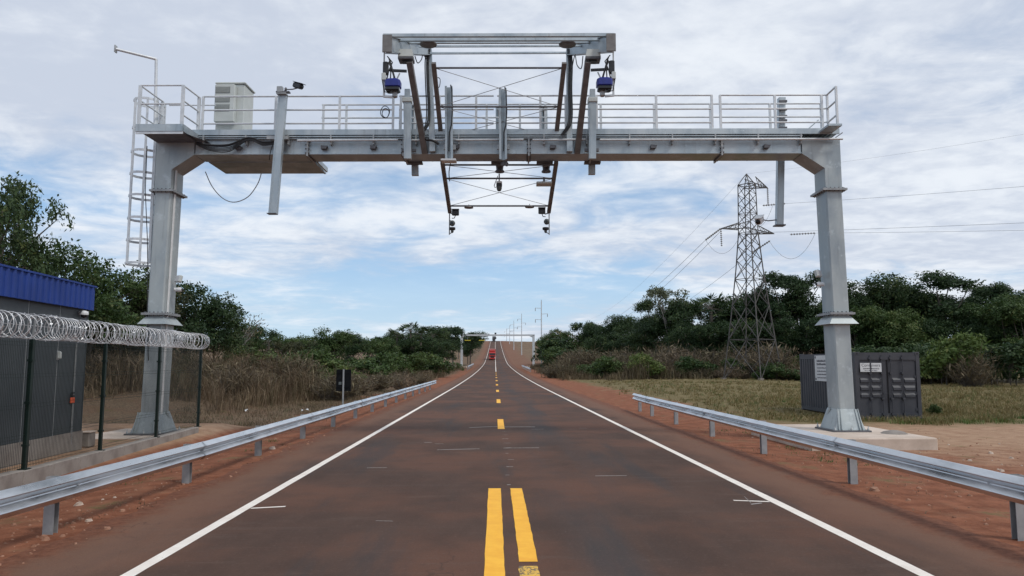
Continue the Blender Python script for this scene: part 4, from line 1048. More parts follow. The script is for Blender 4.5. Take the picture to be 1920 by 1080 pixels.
def text_mesh(name, s, size, mat, parent, loc, rot, width=None):
    cu = bpy.data.curves.new(name, 'FONT'); cu.body = s; cu.size = size; cu.extrude = .001; cu.align_x = 'CENTER'
    o = bpy.data.objects.new(name, cu); COL.objects.link(o); dg = bpy.context.evaluated_depsgraph_get(); dg.update()
    me = bpy.data.meshes.new_from_object(o.evaluated_get(dg)); bpy.data.objects.remove(o); bpy.data.curves.remove(cu)
    me.materials.clear(); me.materials.append(mat)
    r = link(name, me, parent, loc); r.rotation_euler = rot
    if width:
        xs = [v.co.x for v in me.vertices]; r.scale = (width / (max(xs) - min(xs)),) + (1, 1)
    return r
pl = MB().box(-W_ + .17, -W_ + .97, -.062, -.054, 1.83, 2.17).build('door_placard', M['sign_white'], ct)
pl2 = MB().box(-1.905, -1.855, -.072, -.063, 1.83, 2.17).build('bar_strip', M['box_grey'], ct)
text_mesh('lettering', 'Containers', .15, M['ink'], pl, (-W_ + .57, -.063, 2.035), (math.pi / 2, 0, 0), .70)
rg = random.Random(9)
def scribble(mb, x0, x1, z, h, y, axis='x'):     # a line of print too small to read
    x = x0
    while x < x1:
        w = rg.uniform(.012, .03); hh = h * rg.uniform(.6, 1)
        if axis == 'x': mb.box(x, x + w, y - .001, y, z, z + hh)
        else: mb.box(y - .001, y, x, x + w, z, z + hh)
        x += w + rg.uniform(.008, .016)
sc_ = MB(); scribble(sc_, -W_ + .28, -W_ + .86, 1.93, .06, -.063); scribble(sc_, -W_ + .33, -W_ + .80, 1.86, .035, -.063); sc_.build('small_print', M['ink'], pl)['kind'] = 'stuff'
sp2 = MB().box(-W_ - .012, -W_ - .004, 2.55, 4.15, 1.40, 2.50).build('side_placard', M['sign_white'], ct)
s2 = MB()
for yy, zz_ in ((4.05, 2.42), (4.05, 1.48), (2.65, 2.42), (2.65, 1.48)): s2.box(-W_ - .016, -W_ - .013, yy - .06, yy + .06, zz_ - .05, zz_ + .05)
for r_ in range(6): scribble(s2, 2.85, 3.9, 2.22 - .14 * r_, .10 if r_ < 2 else .055, -W_ - .013, 'y')
s2.build('small_print', M['ink'], sp2)['kind'] = 'stuff'

# ------------------------------------------------------------------ road sign seen from behind
q = at(644, 713, 37.5); gz = float(ground_z(q.x, 37.5))
sg = tag(empty('road_sign', (q.x, 37.5, gz)), 'black back of a rectangular road sign on a grey post behind the left guardrail', 'road sign')
zc = q.z - gz
MB().rbox((0, .03, zc), .74, .015, 1.08, .006).build('sign_panel', M['sign_back'], sg)
MB().bar((0, 0, -.3), (0, 0, zc + .54), .075, .04, (0, 1, 0)).build('sign_post', M['post'], sg)
for dz in (-.35, .35): MB().box(-.3, .3, .002, .022, zc + dz - .02, zc + dz + .02).build('back_brace', M['sign_back'], sg)
MB().box(-.24, -.10, .015, .022, zc - .22, zc - .08).build('sticker', M['vent'], sg)

# ------------------------------------------------------------------ lattice pylon and its lines
PYY = 90.0; ppx = at(1412, 706, PYY); PZ = float(ground_z(ppx.x, PYY)) - .05
py = tag(empty('lattice_pylon', (ppx.x, PYY, PZ), math.radians(12)), 'tall weathered steel lattice pylon standing before the dark wood on the right', 'pylon')
sc_m = lambda yp: at(1405, yp, PYY).z - PZ
Z_w, Z_c, Z_t = sc_m(437), sc_m(347), sc_m(326)
ROT = math.radians(28)
def corner(z, k):
    h = (1.0 + 1.95 * (1 - z / Z_w) ** 1.2) if z < Z_w else 1.0 + (.90 - 1.0) * (z - Z_w) / (Z_c - Z_w)
    t = ROT + math.pi / 4 + k * math.pi / 2; return Vector((math.cos(t) * h * 1.2, math.sin(t) * h * 1.2, z))
def member(name, p, q, w): return MB().bar(p, q, w, w).build(name, M['pylon'], py)
for k in range(4):
    L1 = MB()
    for i in range(4): L1.bar(corner(Z_w * i / 4, k), corner(Z_w * (i + 1) / 4, k), .105, .105)
    L1.bar(corner(Z_w, k), corner(Z_c, k), .09, .09); L1.build('leg', M['pylon'], py)
    MB().cbox(corner(0, k) + Vector((0, 0, .1)), .5, .5, .3).build('foot', M['block'], py)
lv = [0, Z_w * .27, Z_w * .50, Z_w * .68, Z_w * .81, Z_w * .91, Z_w]
n_c = 5; lv2 = [Z_w + (Z_c - Z_w) * i / n_c for i in range(n_c + 1)]
for a_, b_, w in [(a_, b_, .065) for a_, b_ in zip(lv, lv[1:])] + [(a_, b_, .05) for a_, b_ in zip(lv2, lv2[1:])]:
    for k in range(4):
        p0, p1, q0, q1 = corner(a_, k), corner(a_, k + 1), corner(b_, k), corner(b_, k + 1)
        member('brace', p0, q1, w); member('brace', p1, q0, w)
        if a_ in (lv[1], lv[3], lv[6], lv2[2]): member('strut', p0, p1, w)
        if a_ < Z_w * .6:
            m_ = (p0 + q1 + p1 + q0) / 4
            member('brace', p0.lerp(q0, .5), p0.lerp(q1, .28), .06); member('brace', p1.lerp(q1, .5), p1.lerp(q0, .28), .06)
peak = Vector((0, 0, Z_t))
for k in range(4): member('brace', corner(Z_c, k), peak, .09); member('strut', corner(Z_c, k), corner(Z_c, k + 1), .09)
def arm(z, L, sgn, dz=.9, name='cross_arm'):
    m = MB(); tip = Vector((sgn * L, 0, z)); cs = sorted([corner(z, k) for k in range(4)], key=lambda c: -sgn * c.x)[:2]; ct_ = [Vector((c.x, c.y, z + dz)) for c in cs]
    for c in cs + ct_: m.bar(c, tip, .09, .09)
    for i in range(1, 4):
        t = i / 4
        m.bar(cs[0].lerp(tip, t), cs[1].lerp(tip, t), .05, .05)
        for j in range(2): m.bar(cs[j].lerp(tip, t), ct_[j].lerp(tip, t - .2), .05, .05); m.bar(cs[j].lerp(tip, t), ct_[j].lerp(tip, t), .05, .05)
    return m.build(name, M['pylon'], py), tip
ZA = sc_m(431)
aL, tL = arm(ZA, 3.75, -1); aR, tR = arm(ZA - .35, 3.6, 1); aU, tU = arm(Z_c - .2, 2.9, 1, 1.25)
def insulator(p, q, parent):
    m = MB(); p = Vector(p); q = Vector(q); n = 9; pts = [p.lerp(q, i / n) for i in range(n + 1)]
    for i in range(n): m.tube([pts[i], pts[i].lerp(pts[i + 1], .3), pts[i].lerp(pts[i + 1], .35), pts[i + 1]], .04, 6); m.tube([pts[i].lerp(pts[i + 1], .35), pts[i].lerp(pts[i + 1], .7)], .12, 8)
    return m.build('insulator', M['insul'], parent)
insulator(tL, tL + Vector((.05, 0, -2.2)), aL); insulator(tU, tU + Vector((0, 0, -2.3)), aU)
PW = Matrix.Translation((ppx.x, PYY, PZ)) @ Matrix.Rotation(math.radians(12), 4, 'Z')
PWI = PW.inverted().to_3x3()
r1, r2, r3 = tR + PWI @ Vector((1.6, -1.0, -.25)), tU + Vector((-.9, -.2, -2.35)), tL + PWI @ Vector((-1.2, 2.5, -1.0))
insulator(r1, r1 + PWI @ Vector((2.6, -1.3, -.05)), aR); insulator(r2, r2 + PWI @ Vector((2.4, -1.2, .0)), aU)
insulator(tL, r3, aL); insulator(tR + Vector((-.6, 0, -.9)), tR + PWI @ Vector((-2.0, 2.5, -2.0)), aR)
def power_line(label, pts, r=.03):
    o = MB().tube(pts, r, 5).build('power_line', M['wire']); tag(o, label, 'power line', 'power lines at the pylon'); return o
def sag(p, q, s, n=16):
    p = Vector(p); q = Vector(q); return [p.lerp(q, i / n) - Vector((0, 0, s * 4 * (i / n) * (1 - i / n))) for i in range(n + 1)]
E_R1 = PW @ (r1 + PWI @ Vector((2.6, -1.3, -.05))); E_R2 = PW @ (r2 + PWI @ Vector((2.4, -1.2, 0)))
power_line('power line leaving the pylon low arm to the right behind the gantry leg', sag(E_R1, at(2010, 430, 70), .05), .017)
power_line('power line leaving the pylon upper arm to the right behind the gantry leg', sag(E_R2, at(2010, 342, 70), .1), .017)
power_line('second power line just above the low one right of the pylon', sag(PW @ (tR + Vector((0, .6, .3))), at(2010, 414, 72), .05), .020)
power_line('faint earth wire rising from the pylon peak to the right', sag(PW @ peak, at(2010, 236, 70), .3), .009)
E_L = PW @ r3
power_line('power line falling from the left arm tip into the distance', sag(E_L, at(1075, 612, 330), 5.0), .026)
power_line('second power line beside it falling from the left arm to the distance', sag(PW @ (tL + Vector((.2, .3, -.2))), at(1092, 610, 330), 5.5), .026)
power_line('power line falling to the distance from the right arm behind the pylon', sag(PW @ (tR + PWI @ Vector((-2.0, 2.5, -2.0))), at(1165, 604, 330), 4.0), .022)
power_line('faint earth wire falling from the pylon peak to the distance', sag(PW @ peak, at(1100, 600, 330), 3.5), .013)
power_line('jumper loop hanging under the right end of the low cross arm', sag(E_R1, PW @ (tR + Vector((-.6, 0, -1.1))), 2.6), .022)
power_line('jumper loop hanging under the left end of the low cross arm', sag(E_L, PW @ (Vector((-.9, 0, ZA - .3))), 2.2), .02)
power_line('jumper loop hanging under the upper arm of the pylon', sag(E_R2 + Vector((-1.5, 0, 0)), PW @ Vector((.9, 0, Z_c - 5.2)), 1.0), .02)

# ------------------------------------------------------------------ distant gantry, poles, vehicles
GY = 198.0; ga, gb = at(865.5, 690, GY), at(1000.5, 690, GY); gz0 = float(zr(GY)); tz = at(932, 627, GY).z
fg = tag(empty('toll_gantry', ((ga.x + gb.x) / 2, GY, gz0)), 'plain pale gantry far down the road with yellow bars under its beam', 'gantry')
hw = (gb.x - ga.x) / 2; hh = tz - gz0
for s in (-1, 1):
    lg = MB().box(s * hw - .30, s * hw + .30, -.35, .35, 0, hh - .3).build('leg', M['far_white'], fg)
    MB().prism([(s * hw, hh - 1.0), (s * hw, hh - .42), (s * (hw - 1.1), hh - .42)], -.3, .3).build('haunch', M['far_white'], lg)
    MB().rbox((s * hw, 0, .15), 4.2 if s < 0 else 3.6, 2.6, .5, .03).build('footing', M['concrete'], lg)
MB().box(-hw - .3, hw + .3, -.35, .35, hh - .42, hh).build('beam', M['far_white'], fg)
for x0, x1 in ((-8.8, -7.2), (-5.0, -3.4)): MB().box(x0, x1, -.5, -.4, hh - 1.7, hh - 1.5).build('yellow_bar', M['yellow'], fg); MB().box((x0 + x1) / 2 - .04, (x0 + x1) / 2 + .04, -.48, -.42, hh - 1.5, hh - .42).build('bar_hanger', M['post'], fg)
for z, lab in ((hh + .25, 'small dark device on top of the distant gantry beam'), (hh - .95, 'small dark device hanging under the distant gantry beam')):
    e = thing('gantry_sensor', lab, 'sensor', ((ga.x + gb.x) / 2 - .6, GY, gz0 + z), 0)
    MB().rbox((0, 0, 0), .5, .4, .45, .05).build('sensor_box', M['black'], e); MB().bar((0, 0, -.2 if z > hh else .2), (0, 0, -.3 if z > hh else .6), .1).build('sensor_post', M['dark_steel'], e)
guardrail('guardrail', 'short guardrail at the left foot of the distant gantry', [(-6.0, 165, 1.1), (-6.2, 215, 1.7)], 1, .0 + .65, list(range(167, 215, 8)), -.4)
guardrail('guardrail', 'short guardrail at the right foot of the distant gantry', [(6.9, 145, .7), (6.9, 190, 1.25)], -1, .65, list(range(147, 190, 6)), -.4)
for i, (px, ty, Y) in enumerate(((1015, 565, 232), (978, 590, 350), (963.5, 602, 440), (955.5, 611, 545), (950, 617, 630))):
    b = at(px, ty, Y); z0 = float(ground_z(b.x, Y)) - .5; h = b.z - z0
    lab = ['nearest and tallest pale utility pole with staggered arms above the distant trees', 'second utility pole along the hill with staggered arms', 'third utility pole along the hill, half as tall in view', 'fourth faint utility pole near the hill top', 'last tiny utility pole at the hill top'][i]
    up = thing('utility_pole', lab, 'utility pole', (b.x, Y, z0), 0, 'utility poles climbing the hill')
    MB().tube([(0, 0, 0), (0, 0, h)], .22, 8, r2=.14).build('pole', M['far_white'], up)
    for s, dz in ((-1, 2.2), (1, 4.0), (-1, 5.8)):
        ar = MB().bar((0, 0, h - dz), (s * 2.0, 0, h - dz + .1), .10, .14).build('arm', M['far_white'], up)
        MB().tube([(s * 1.9, 0, h - dz), (s * 1.9, 0, h - dz - .9)], .10, 6).build('insulator', M['insul'], ar)
    MB().tube([(0, 0, h), (0, 0, h + .5)], .08, 6).build('pole_tip', M['post'], up)
def lorry(x, y, body, label, cat, tall):
    z = float(zr(y)) + .01; e = thing('truck', label, cat, (x, y, z), 0)
    sl = math.atan2(float(zr(y + 6)) - float(zr(y)), 6); e.rotation_euler = (sl, 0, 0)
    cb = MB(); prof = [(.0, .55), (.0, 1.9), (.18, 2.9), (.45, 3.2), (2.2, 3.3), (2.2, .55)]
    cb.loft([[(-1.25, yy, zz) for yy, zz in prof], [(1.25, yy, zz) for yy, zz in prof]]); c = cb.build('cab', M[body], e)
    MB().loft([[(-1.1, .0 - .01, 1.95), (1.1, -.01, 1.95), (1.1, .14, 2.75), (-1.1, .14, 2.75)], [(-1.1, .03, 1.95), (1.1, .03, 1.95), (1.1, .18, 2.75), (-1.1, .18, 2.75)]]).build('windscreen', M['glass'], c)
    MB().box(-.75, .75, -.03, -.004, .95, 1.65).build('grille', M['black'], c)
    MB().rbox((0, -.06, .62), 2.45, .2, .42, .04).build('bumper', M[body], c)
    for s in (-1, 1):
        MB().box(s * .95 - .16, s * .95 + .16, -.05, -.005, .85, 1.05).build('headlight', M['sign_white'], c)
        MB().box(s * 1.42 - .09, s * 1.42 + .09, .1, .2, 1.9, 2.5).build('mirror', M['black'], c)
    MB().rbox((0, 1.35, 3.55), 2.2, 1.5, .7, .15).build('wind_deflector', M[body], c)
    MB().rbox((0, 8.4, 2.65), 2.55, 11.6, tall - 1.0, .08).build('trailer', M['tarp'] if body == 'red' else M['dark_steel'], e)
    MB().box(-1.1, 1.1, 1.6, 14, .85, 1.05).build('chassis', M['dark_steel'], e)
    for yy in (.9, 3.6, 11, 12.3):
        for s in (-1, 1):
            w = MB().lathe([(.2, -.15), (.5, -.14), (.52, 0), (.5, .14), (.2, .15)], (s * 1.05, yy, .52), 16, 'x').build('wheel', M['tyre'], e)
            MB().lathe([(.26, s * .16), (.1, s * .17)], (s * 1.05, yy, .52), 10, 'x').build('rim', M['post'], w)
lorry(-1.05, 296, 'red', 'red truck coming down the road under the distant gantry', 'truck', 4.1)
lorry(-.9, 600, 'dark_steel', 'tiny dark truck near the top of the hill', 'truck', 4.0)

# ------------------------------------------------------------------ vegetation
def quad_mesh(name, P, A, B, rnd, mat):          # N quads: centre P, half axes A and B
    n = len(P); v = np.empty((n, 4, 3)); v[:, 0] = P - A; v[:, 1] = P - B * .8 + A * .1; v[:, 2] = P + A; v[:, 3] = P + B * .8 + A * .1
    me = bpy.data.meshes.new(name); me.vertices.add(4 * n); me.vertices.foreach_set('co', v.reshape(-1))
    me.loops.add(4 * n); me.loops.foreach_set('vertex_index', np.arange(4 * n, dtype=np.int32))
    me.polygons.add(n); me.polygons.foreach_set('loop_start', np.arange(0, 4 * n, 4, dtype=np.int32))
    at_ = me.attributes.new('rnd', 'FLOAT', 'FACE'); at_.data.foreach_set('value', rnd.astype(np.float32))
    me.materials.append(mat); me.update(calc_edges=True); return me
def unit(v): return v / np.maximum(np.linalg.norm(v, axis=-1, keepdims=True), 1e-6)
def crown_mesh(name, seed, lobes, clumps, per, leaf, clump_r, mat, flat=1.0, droop=0., fill=.35):
    r = np.random.RandomState(seed); lobes = np.array(lobes, float)          # cx cy cz rx rz
    w = lobes[:, 3] ** 2; pick = r.choice(len(lobes), clumps, p=w / w.sum())
    u = unit(r.normal(size=(clumps, 3))); u[:, 2] = np.where(u[:, 2] < -.35, -u[:, 2], u[:, 2])
    rad = np.where(r.rand(clumps) < fill, r.uniform(.3, .85, clumps), r.uniform(.85, 1.08, clumps))[:, None]
    c = lobes[pick, :3] + u * rad * np.stack([lobes[pick, 3], lobes[pick, 3], lobes[pick, 4]], -1)
    tint = r.rand(clumps)
    n = clumps * per; ci = np.repeat(np.arange(clumps), per)
    sz = clump_r * r.uniform(.6, 1.3, clumps)
    off = unit(r.normal(size=(n, 3))) * (r.rand(n, 1) ** .45) * sz[ci][:, None]; off[:, 2] *= .8 * flat
    P = c[ci] + off; P[:, 2] -= droop * np.linalg.norm(off[:, :2], axis=1)
    nrm = unit(unit(u[ci] + np.array([0, 0, .6])) * .9 + r.normal(size=(n, 3)) * .75)
    a = unit(np.cross(nrm, r.normal(size=(n, 3)))); b = np.cross(nrm, a)
    s = leaf * r.uniform(.6, 1.35, n)[:, None]
    return quad_mesh(name, P, a * s, b * s * .55, np.clip(tint[ci] * .75 + r.rand(n) * .3, 0, 1), mat)
def trunk_mesh(name, seed, h, r0, targets, mat, base=(0, 0), fork=.45):
    m = MB(); rg = random.Random(seed); pts = []; n = 6
    for i in range(n + 1): t = i / n; pts.append((rg.uniform(-.06, .06) * h * t * .6, rg.uniform(-.06, .06) * h * t * .6, -.4 + (h + .4) * t))
    m.tube(pts, r0, 7, r2=r0 * .35)
    for (x, y, z) in targets:
        k = fork + rg.uniform(0, .4); s = Vector(pts[min(n - 1, int(k * n))]); e_ = Vector((x, y, z)); mid = s.lerp(e_, .5) + Vector((rg.uniform(-.2, .2), rg.uniform(-.2, .2), rg.uniform(.1, .5)))
        m.tube([s, mid, e_], r0 * .45, 5, r2=r0 * .10)
    return m.mesh(name, mat)
def lobes_round(seed, n, R, H, z0, spread=1.0, r_lo=.30, r_hi=.48):
    g = random.Random(seed); out = []
    for i in range(n):
        t = g.uniform(0, 2 * math.pi); q = math.sqrt(g.random()) * R * .72 * spread; zz = z0 + (H - z0) * (g.uniform(.25, .82) if i else .8) - .25 * q
        rr = R * g.uniform(r_lo, r_hi); out.append((q * math.cos(t), q * math.sin(t), min(zz, H - rr * .9), rr, rr * .95))
    return out
KIND = {}
def kind(nm, H, crown, trunk):
    z = np.empty(3 * len(crown.vertices)); crown.vertices.foreach_get('co', z); KIND[nm] = (float(np.percentile(z[2::3], 99.7)), crown, trunk)
def mk(nm, seed, H, R, z0, nl, clumps, per, leaf, cr, mat, bark='bark', r0=.22, **kw):
    lb = lobes_round(seed, nl, R, H, z0, kw.pop('spread', 1.0), kw.pop('rlo', .30), kw.pop('rhi', .48))
    kind(nm, H, crown_mesh('crown', seed, lb, clumps, per, leaf, cr, M[mat], **kw), trunk_mesh('trunk', seed, H * .72, r0, [l[:3] for l in lb], M[bark]))
mk('dense_a', 11, 12, 4.6, 2.2, 13, 330, 34, .17, .85, 'leaf_dark')
mk('dense_b', 12, 12, 4.0, 2.5, 11, 300, 34, .17, .80, 'leaf_dark', rlo=.26, rhi=.42)
mk('dense_c', 13, 12, 5.2, 1.8, 15, 360, 34, .17, .85, 'leaf_dark', rlo=.24, rhi=.40)
mk('green_a', 14, 10, 4.2, 1.6, 12, 300, 34, .165, .8, 'leaf_mid')
mk('green_b', 15, 10, 4.8, 1.2, 13, 320, 34, .165, .8, 'leaf_mid', rlo=.25, rhi=.4)
mk('olive_a', 16, 9, 3.6, 1.2, 12, 260, 32, .15, .75, 'leaf_olive', rlo=.22, rhi=.40)
mk('tall_a', 17, 14, 3.6, 5.5, 10, 240, 34, .165, .75, 'leaf_dark', rlo=.22, rhi=.40, r0=.26)
mk('airy', 18, 13, 4.4, 7.5, 16, 150, 16, .17, .60, 'leaf_pale', bark='pale_bark', rlo=.14, rhi=.24, r0=.20, fill=.1, spread=1.25)
mk('near_big', 19, 10, 4.3, 2.8, 24, 620, 15, .115, .50, 'leaf_dark', rlo=.16, rhi=.32, r0=.17, fill=.4, spread=1.25)
mk('near_mid', 20, 8, 4.0, 1.6, 20, 560, 16, .12, .52, 'leaf_mid', rlo=.18, rhi=.34, r0=.15, spread=1.2)
mk('near_olive', 21, 7, 3.4, 1.0, 18, 520, 18, .11, .48, 'leaf_olive', rlo=.2, rhi=.36, r0=.13, spread=1.15)
mk('round_b', 22, 9, 3.6, 1.0, 14, 520, 20, .13, .55, 'leaf_dark', rlo=.3, rhi=.46, r0=.15)
mk('bush_green', 23, 3, 1.9, .1, 9, 170, 20, .13, .42, 'leaf_mid', rlo=.3, rhi=.5, r0=.05)
mk('bush_dark', 24, 3.4, 2.2, .1, 10, 190, 20, .15, .45, 'leaf_dark', rlo=.3, rhi=.5, r0=.05)
mk('bush_light', 25, 3, 1.7, .1, 9, 170, 20, .12, .40, 'leaf_light', rlo=.3, rhi=.5, r0=.05)
def palm(nm, seed, H, mat):
    r = np.random.RandomState(seed); P = []; A = []; B = []; t_ = MB()
    for k in range(22):
        az = k * 2.4 + r.uniform(-.2, .2); el = r.uniform(-.35, 1.2); L = r.uniform(1.7, 2.4)
        d = np.array([math.cos(az) * math.cos(el), math.sin(az) * math.cos(el), math.sin(el)]); c0 = np.array([0, 0, H - 2.2])
        pt = [c0 + d * L * s + np.array([0, 0, -.9 * s * s * math.cos(el)]) for s in np.linspace(0, 1, 5)]
        t_.tube([tuple(p) for p in pt], .03, 4, r2=.012)
        e_ = pt[-2]; sd = unit(np.cross(d, [0, 0, 1.])) ; un = np.cross(sd, d)
        for j in range(15):                      # fan of leaflets
            an = (j - 7) / 7 * 1.9; dd = unit(d * math.cos(an) + sd * math.sin(an) + np.array([0, 0, -.25 * abs(math.sin(an))]) + r.normal(size=3) * .07); ll = r.uniform(.75, 1.05)
            P.append(e_ + dd * ll * .5); A.append(dd * ll * .55); B.append(unit(np.cross(dd, un + r.normal(size=3) * .3)) * .085)
    P, A, B = map(np.array, (P, A, B)); me = quad_mesh('crown', P, A, B, r.rand(len(P)), M[mat])
    t_.tube([(0, 0, -.3), (.1, .05, H * .5), (0, 0, H - 2.1)], .20, 8, r2=.15); kind(nm, H, me, t_.mesh('trunk', M['bark']))
palm('palm_a', 31, 11, 'leaf_dark'); palm('palm_b', 32, 10, 'leaf_mid')
def twiggy(nm, seed, H, R, n, mat, thick=.014):
    r = np.random.RandomState(seed); m = MB(); P = []; A = []; B = []
    for k in range(n):
        az = r.uniform(0, 6.28); q = R * math.sqrt(r.rand()); top = np.array([q * math.cos(az), q * math.sin(az), H * r.uniform(.45, 1.0) * (1 - .35 * (q / R) ** 2)])
        b0 = top * np.array([.25, .25, 0]); md = b0 * .5 + top * .5 + r.normal(size=3) * .12
        m.tube([tuple(b0), tuple(md), tuple(top)], thick, 3, r2=thick * .3)
        for j in range(9):
            t = r.uniform(.3, 1.05); p = b0 * (1 - t) + top * t + r.normal(size=3) * .14 * H / 2.5; d = unit(top - b0 + r.normal(size=3) * np.linalg.norm(top) * .6); L = r.uniform(.10, .28) * H / 2.5
            P.append(p); A.append(d * L); B.append(unit(np.cross(d, r.normal(size=3))) * L * r.choice([.05, .08, .12, .20]))
    P, A, B = map(np.array, (P, A, B)); me = quad_mesh('crown', P, A, B, r.rand(len(P)), M[mat]); kind(nm, H, me, m.mesh('trunk', M['bark']))
twiggy('dry_a', 41, 2.6, 1.5, 150, 'leaf_dry'); twiggy('dry_b', 42, 2.8, 1.8, 170, 'leaf_dry'); twiggy('dry_c', 43, 2.4, 1.4, 130, 'straw')
def bare(nm, seed, H):
    g = random.Random(seed); m = MB(); tips = []
    def br(p, d, L, r_, lv):
        q = p + d * L; m.tube([p, p.lerp(q, .5) + Vector((g.uniform(-.05, .05), g.uniform(-.05, .05), 0)) * L, q], r_, 4, r2=r_ * .6)
        if lv == 0: tips.append(q); return
        for _ in range(3 if lv > 1 else 4):
            br(p.lerp(q, g.uniform(.6, 1)), (d + Vector((g.uniform(-.8, .8), g.uniform(-.8, .8), g.uniform(-.1, .5)))).normalized(), L * g.uniform(.55, .8), r_ * .6, lv - 1)
    br(Vector((0, 0, -.2)), Vector((.05, 0, 1)), H * .38, .10, 3)
    r = np.random.RandomState(seed); T = np.array(tips); T = np.repeat(T, 5, 0) + r.normal(size=(len(T) * 5, 3)) * .22
    a = unit(r.normal(size=T.shape)); b = unit(np.cross(a, r.normal(size=T.shape)))
    kind(nm, H, quad_mesh('crown', T, a * .13, b * .035, r.rand(len(T)), M['leaf_dry']), m.mesh('trunk', M['pale_bark']))
bare('bare', 51, 6.0)

PR = random.Random(77)
ORD = 'first second third fourth fifth sixth seventh eighth ninth tenth eleventh twelfth thirteenth fourteenth fifteenth sixteenth seventeenth eighteenth nineteenth twentieth'.split()
def counted(pxs, px): return ORD[sorted(pxs).index(px)]
def back(pxs, px): return ORD[sorted(pxs, reverse=True).index(px)]
PROTO = {}
def plant(name, label, cat, nm, x, y, H=None, top=None, group=None, wide=1.0, rz=None):
    if -7.4 < x < 8.2: x = -7.6 - wide if x < 0 else 8.4 + wide
    z = float(ground_z(x, y)) - .05; kh, cm, tm = KIND[nm]
    s = ((top - z) if top is not None else H) / kh
    if nm not in PROTO:
        o = empty(name, (0, 0, 0)); link('crown', cm, o); link('trunk', tm, o); PROTO[nm] = o
    else:
        o = copy_tree(PROTO[nm]); o.name = name
        for ch in o.children: ch.name = 'crown' if ch.data is cm else 'trunk'
        for kx in ('group',):
            if kx in o: del o[kx]
    o.location = (x, y, z); o.rotation_euler = (0, 0, PR.uniform(0, 6.28) if rz is None else rz)
    o.scale = (s * wide, s * wide, s)
    return tag(o, label, cat, group)
def sil(name, label, cat, nm, px, ty, Y, group=None, wide=1.0):     # tree whose top is seen at a given height of the skyline
    p = at(px, ty, Y); return plant(name, label, cat, nm, p.x, Y, top=p.z, group=group, wide=wide)
T = 'tree'
# left: behind the cabin and the fence
sil('broadleaf_tree', 'tall loose-leaved dark tree rising behind the blue roofed cabin at the picture edge', T, 'near_big', 12, 320, 33, wide=.62)
sil('broadleaf_tree', 'leafy tree behind the cabin roof beside the tall dark tree', T, 'near_mid', 118, 470, 36)
sil('broadleaf_tree', 'leafy tree above the right end of the blue roof band', T, 'near_mid', 178, 482, 39)
sil('broadleaf_tree', 'grey green bushy tree between the cabin corner and the left gantry leg', T, 'near_olive', 232, 548, 41)
sil('broadleaf_tree', 'thin topped tree close behind the left gantry leg', T, 'near_olive', 272, 512, 43, wide=.7)
sil('broadleaf_tree', 'rounded dense green tree just right of the left gantry leg', T, 'round_b', 352, 532, 47, wide=1.05)
sil('broadleaf_tree', 'lower dark tree on the right shoulder of the rounded tree by the left leg', T, 'round_b', 405, 566, 50)
LS = ((205, 560, 47), (300, 560, 50), (60, 520, 46), (140, 545, 44))
for px, ty, Y in LS:
    sil('broadleaf_tree', f'{counted([q[0] for q in LS], px)} tree from the left in the row filling in behind the cabin', T, 'near_olive', px, ty, Y, 'trees filling in behind the cabin', 1.1)
sil('bare_tree', 'small leafless pinkish tree standing alone against the sky at left', T, 'bare', 457, 581, 62)
LEFTFAR = 'trees along the left skyline'
LS = ((440, 618, 72, 'olive_a'), (478, 612, 82, 'dense_b'), (515, 628, 100, 'green_b'), (548, 630, 112, 'green_a'), (590, 632, 120, 'green_b'), (690, 634, 128, 'green_b'), (728, 632, 138, 'green_a'), (655, 640, 118, 'green_b'), (575, 640, 100, 'olive_a'), (530, 640, 90, 'olive_a'))
for px, ty, Y, nm in LS:
    sil('broadleaf_tree', f'{counted([q[0] for q in LS], px)} low green tree of the distant row counting right from the bare tree', T, nm, px, ty, Y, LEFTFAR, 1.15)
sil('broadleaf_tree', 'bushy green tree standing out of the left row above the black road sign', T, 'green_a', 627, 617, 92, wide=1.0)
sil('broadleaf_tree', 'smaller dark tree right beside the bushy tree above the road sign', T, 'dense_b', 664, 626, 100)
sil('fan_palm', 'lone small palm tree in the left row near the bare tree', 'palm tree', 'palm_b', 505, 622, 95, wide=1.3)
sil('fan_palm', 'tallest palm tree in the clump left of the distant gantry', 'palm tree', 'palm_a', 770, 603, 150, wide=1.25)
LS = ((745, 612, 152), (790, 609, 156), (712, 629, 140), (812, 615, 160))
for px, ty, Y in LS:
    sil('fan_palm', f'{back([q[0] for q in LS], px)} lower palm counting left from the distant gantry', 'palm tree', 'palm_a', px, ty, Y, 'palms left of the distant gantry', 1.3)
LS = ((755, 622, 158, 'dense_a'), (800, 614, 165, 'dense_c'), (830, 611, 185, 'dense_a'), (850, 613, 215, 'dense_b'), (882, 622, 225, 'dense_a'), (780, 630, 150, 'dense_c'), (822, 634, 150, 'dense_c'), (838, 636, 190, 'dense_a'), (893, 638, 240, 'dense_c'), (740, 634, 150, 'dense_c'))
for px, ty, Y, nm in LS:
    sil('broadleaf_tree', f'{back([q[0] for q in LS], px)} dark broadleaf tree counting left from the distant gantry', T, nm, px, ty, Y, 'dark trees left of the distant gantry', 1.15)
for px, ty, Y in ((905, 634, 420), (897, 632, 400), (912, 634, 480), (880, 632, 330), (860, 630, 300), (840, 632, 300)):
    sil('broadleaf_tree', 'tiny tree on the far hill left of the road', T, 'dense_b', px, ty, Y, 'tiny trees on the far hill')
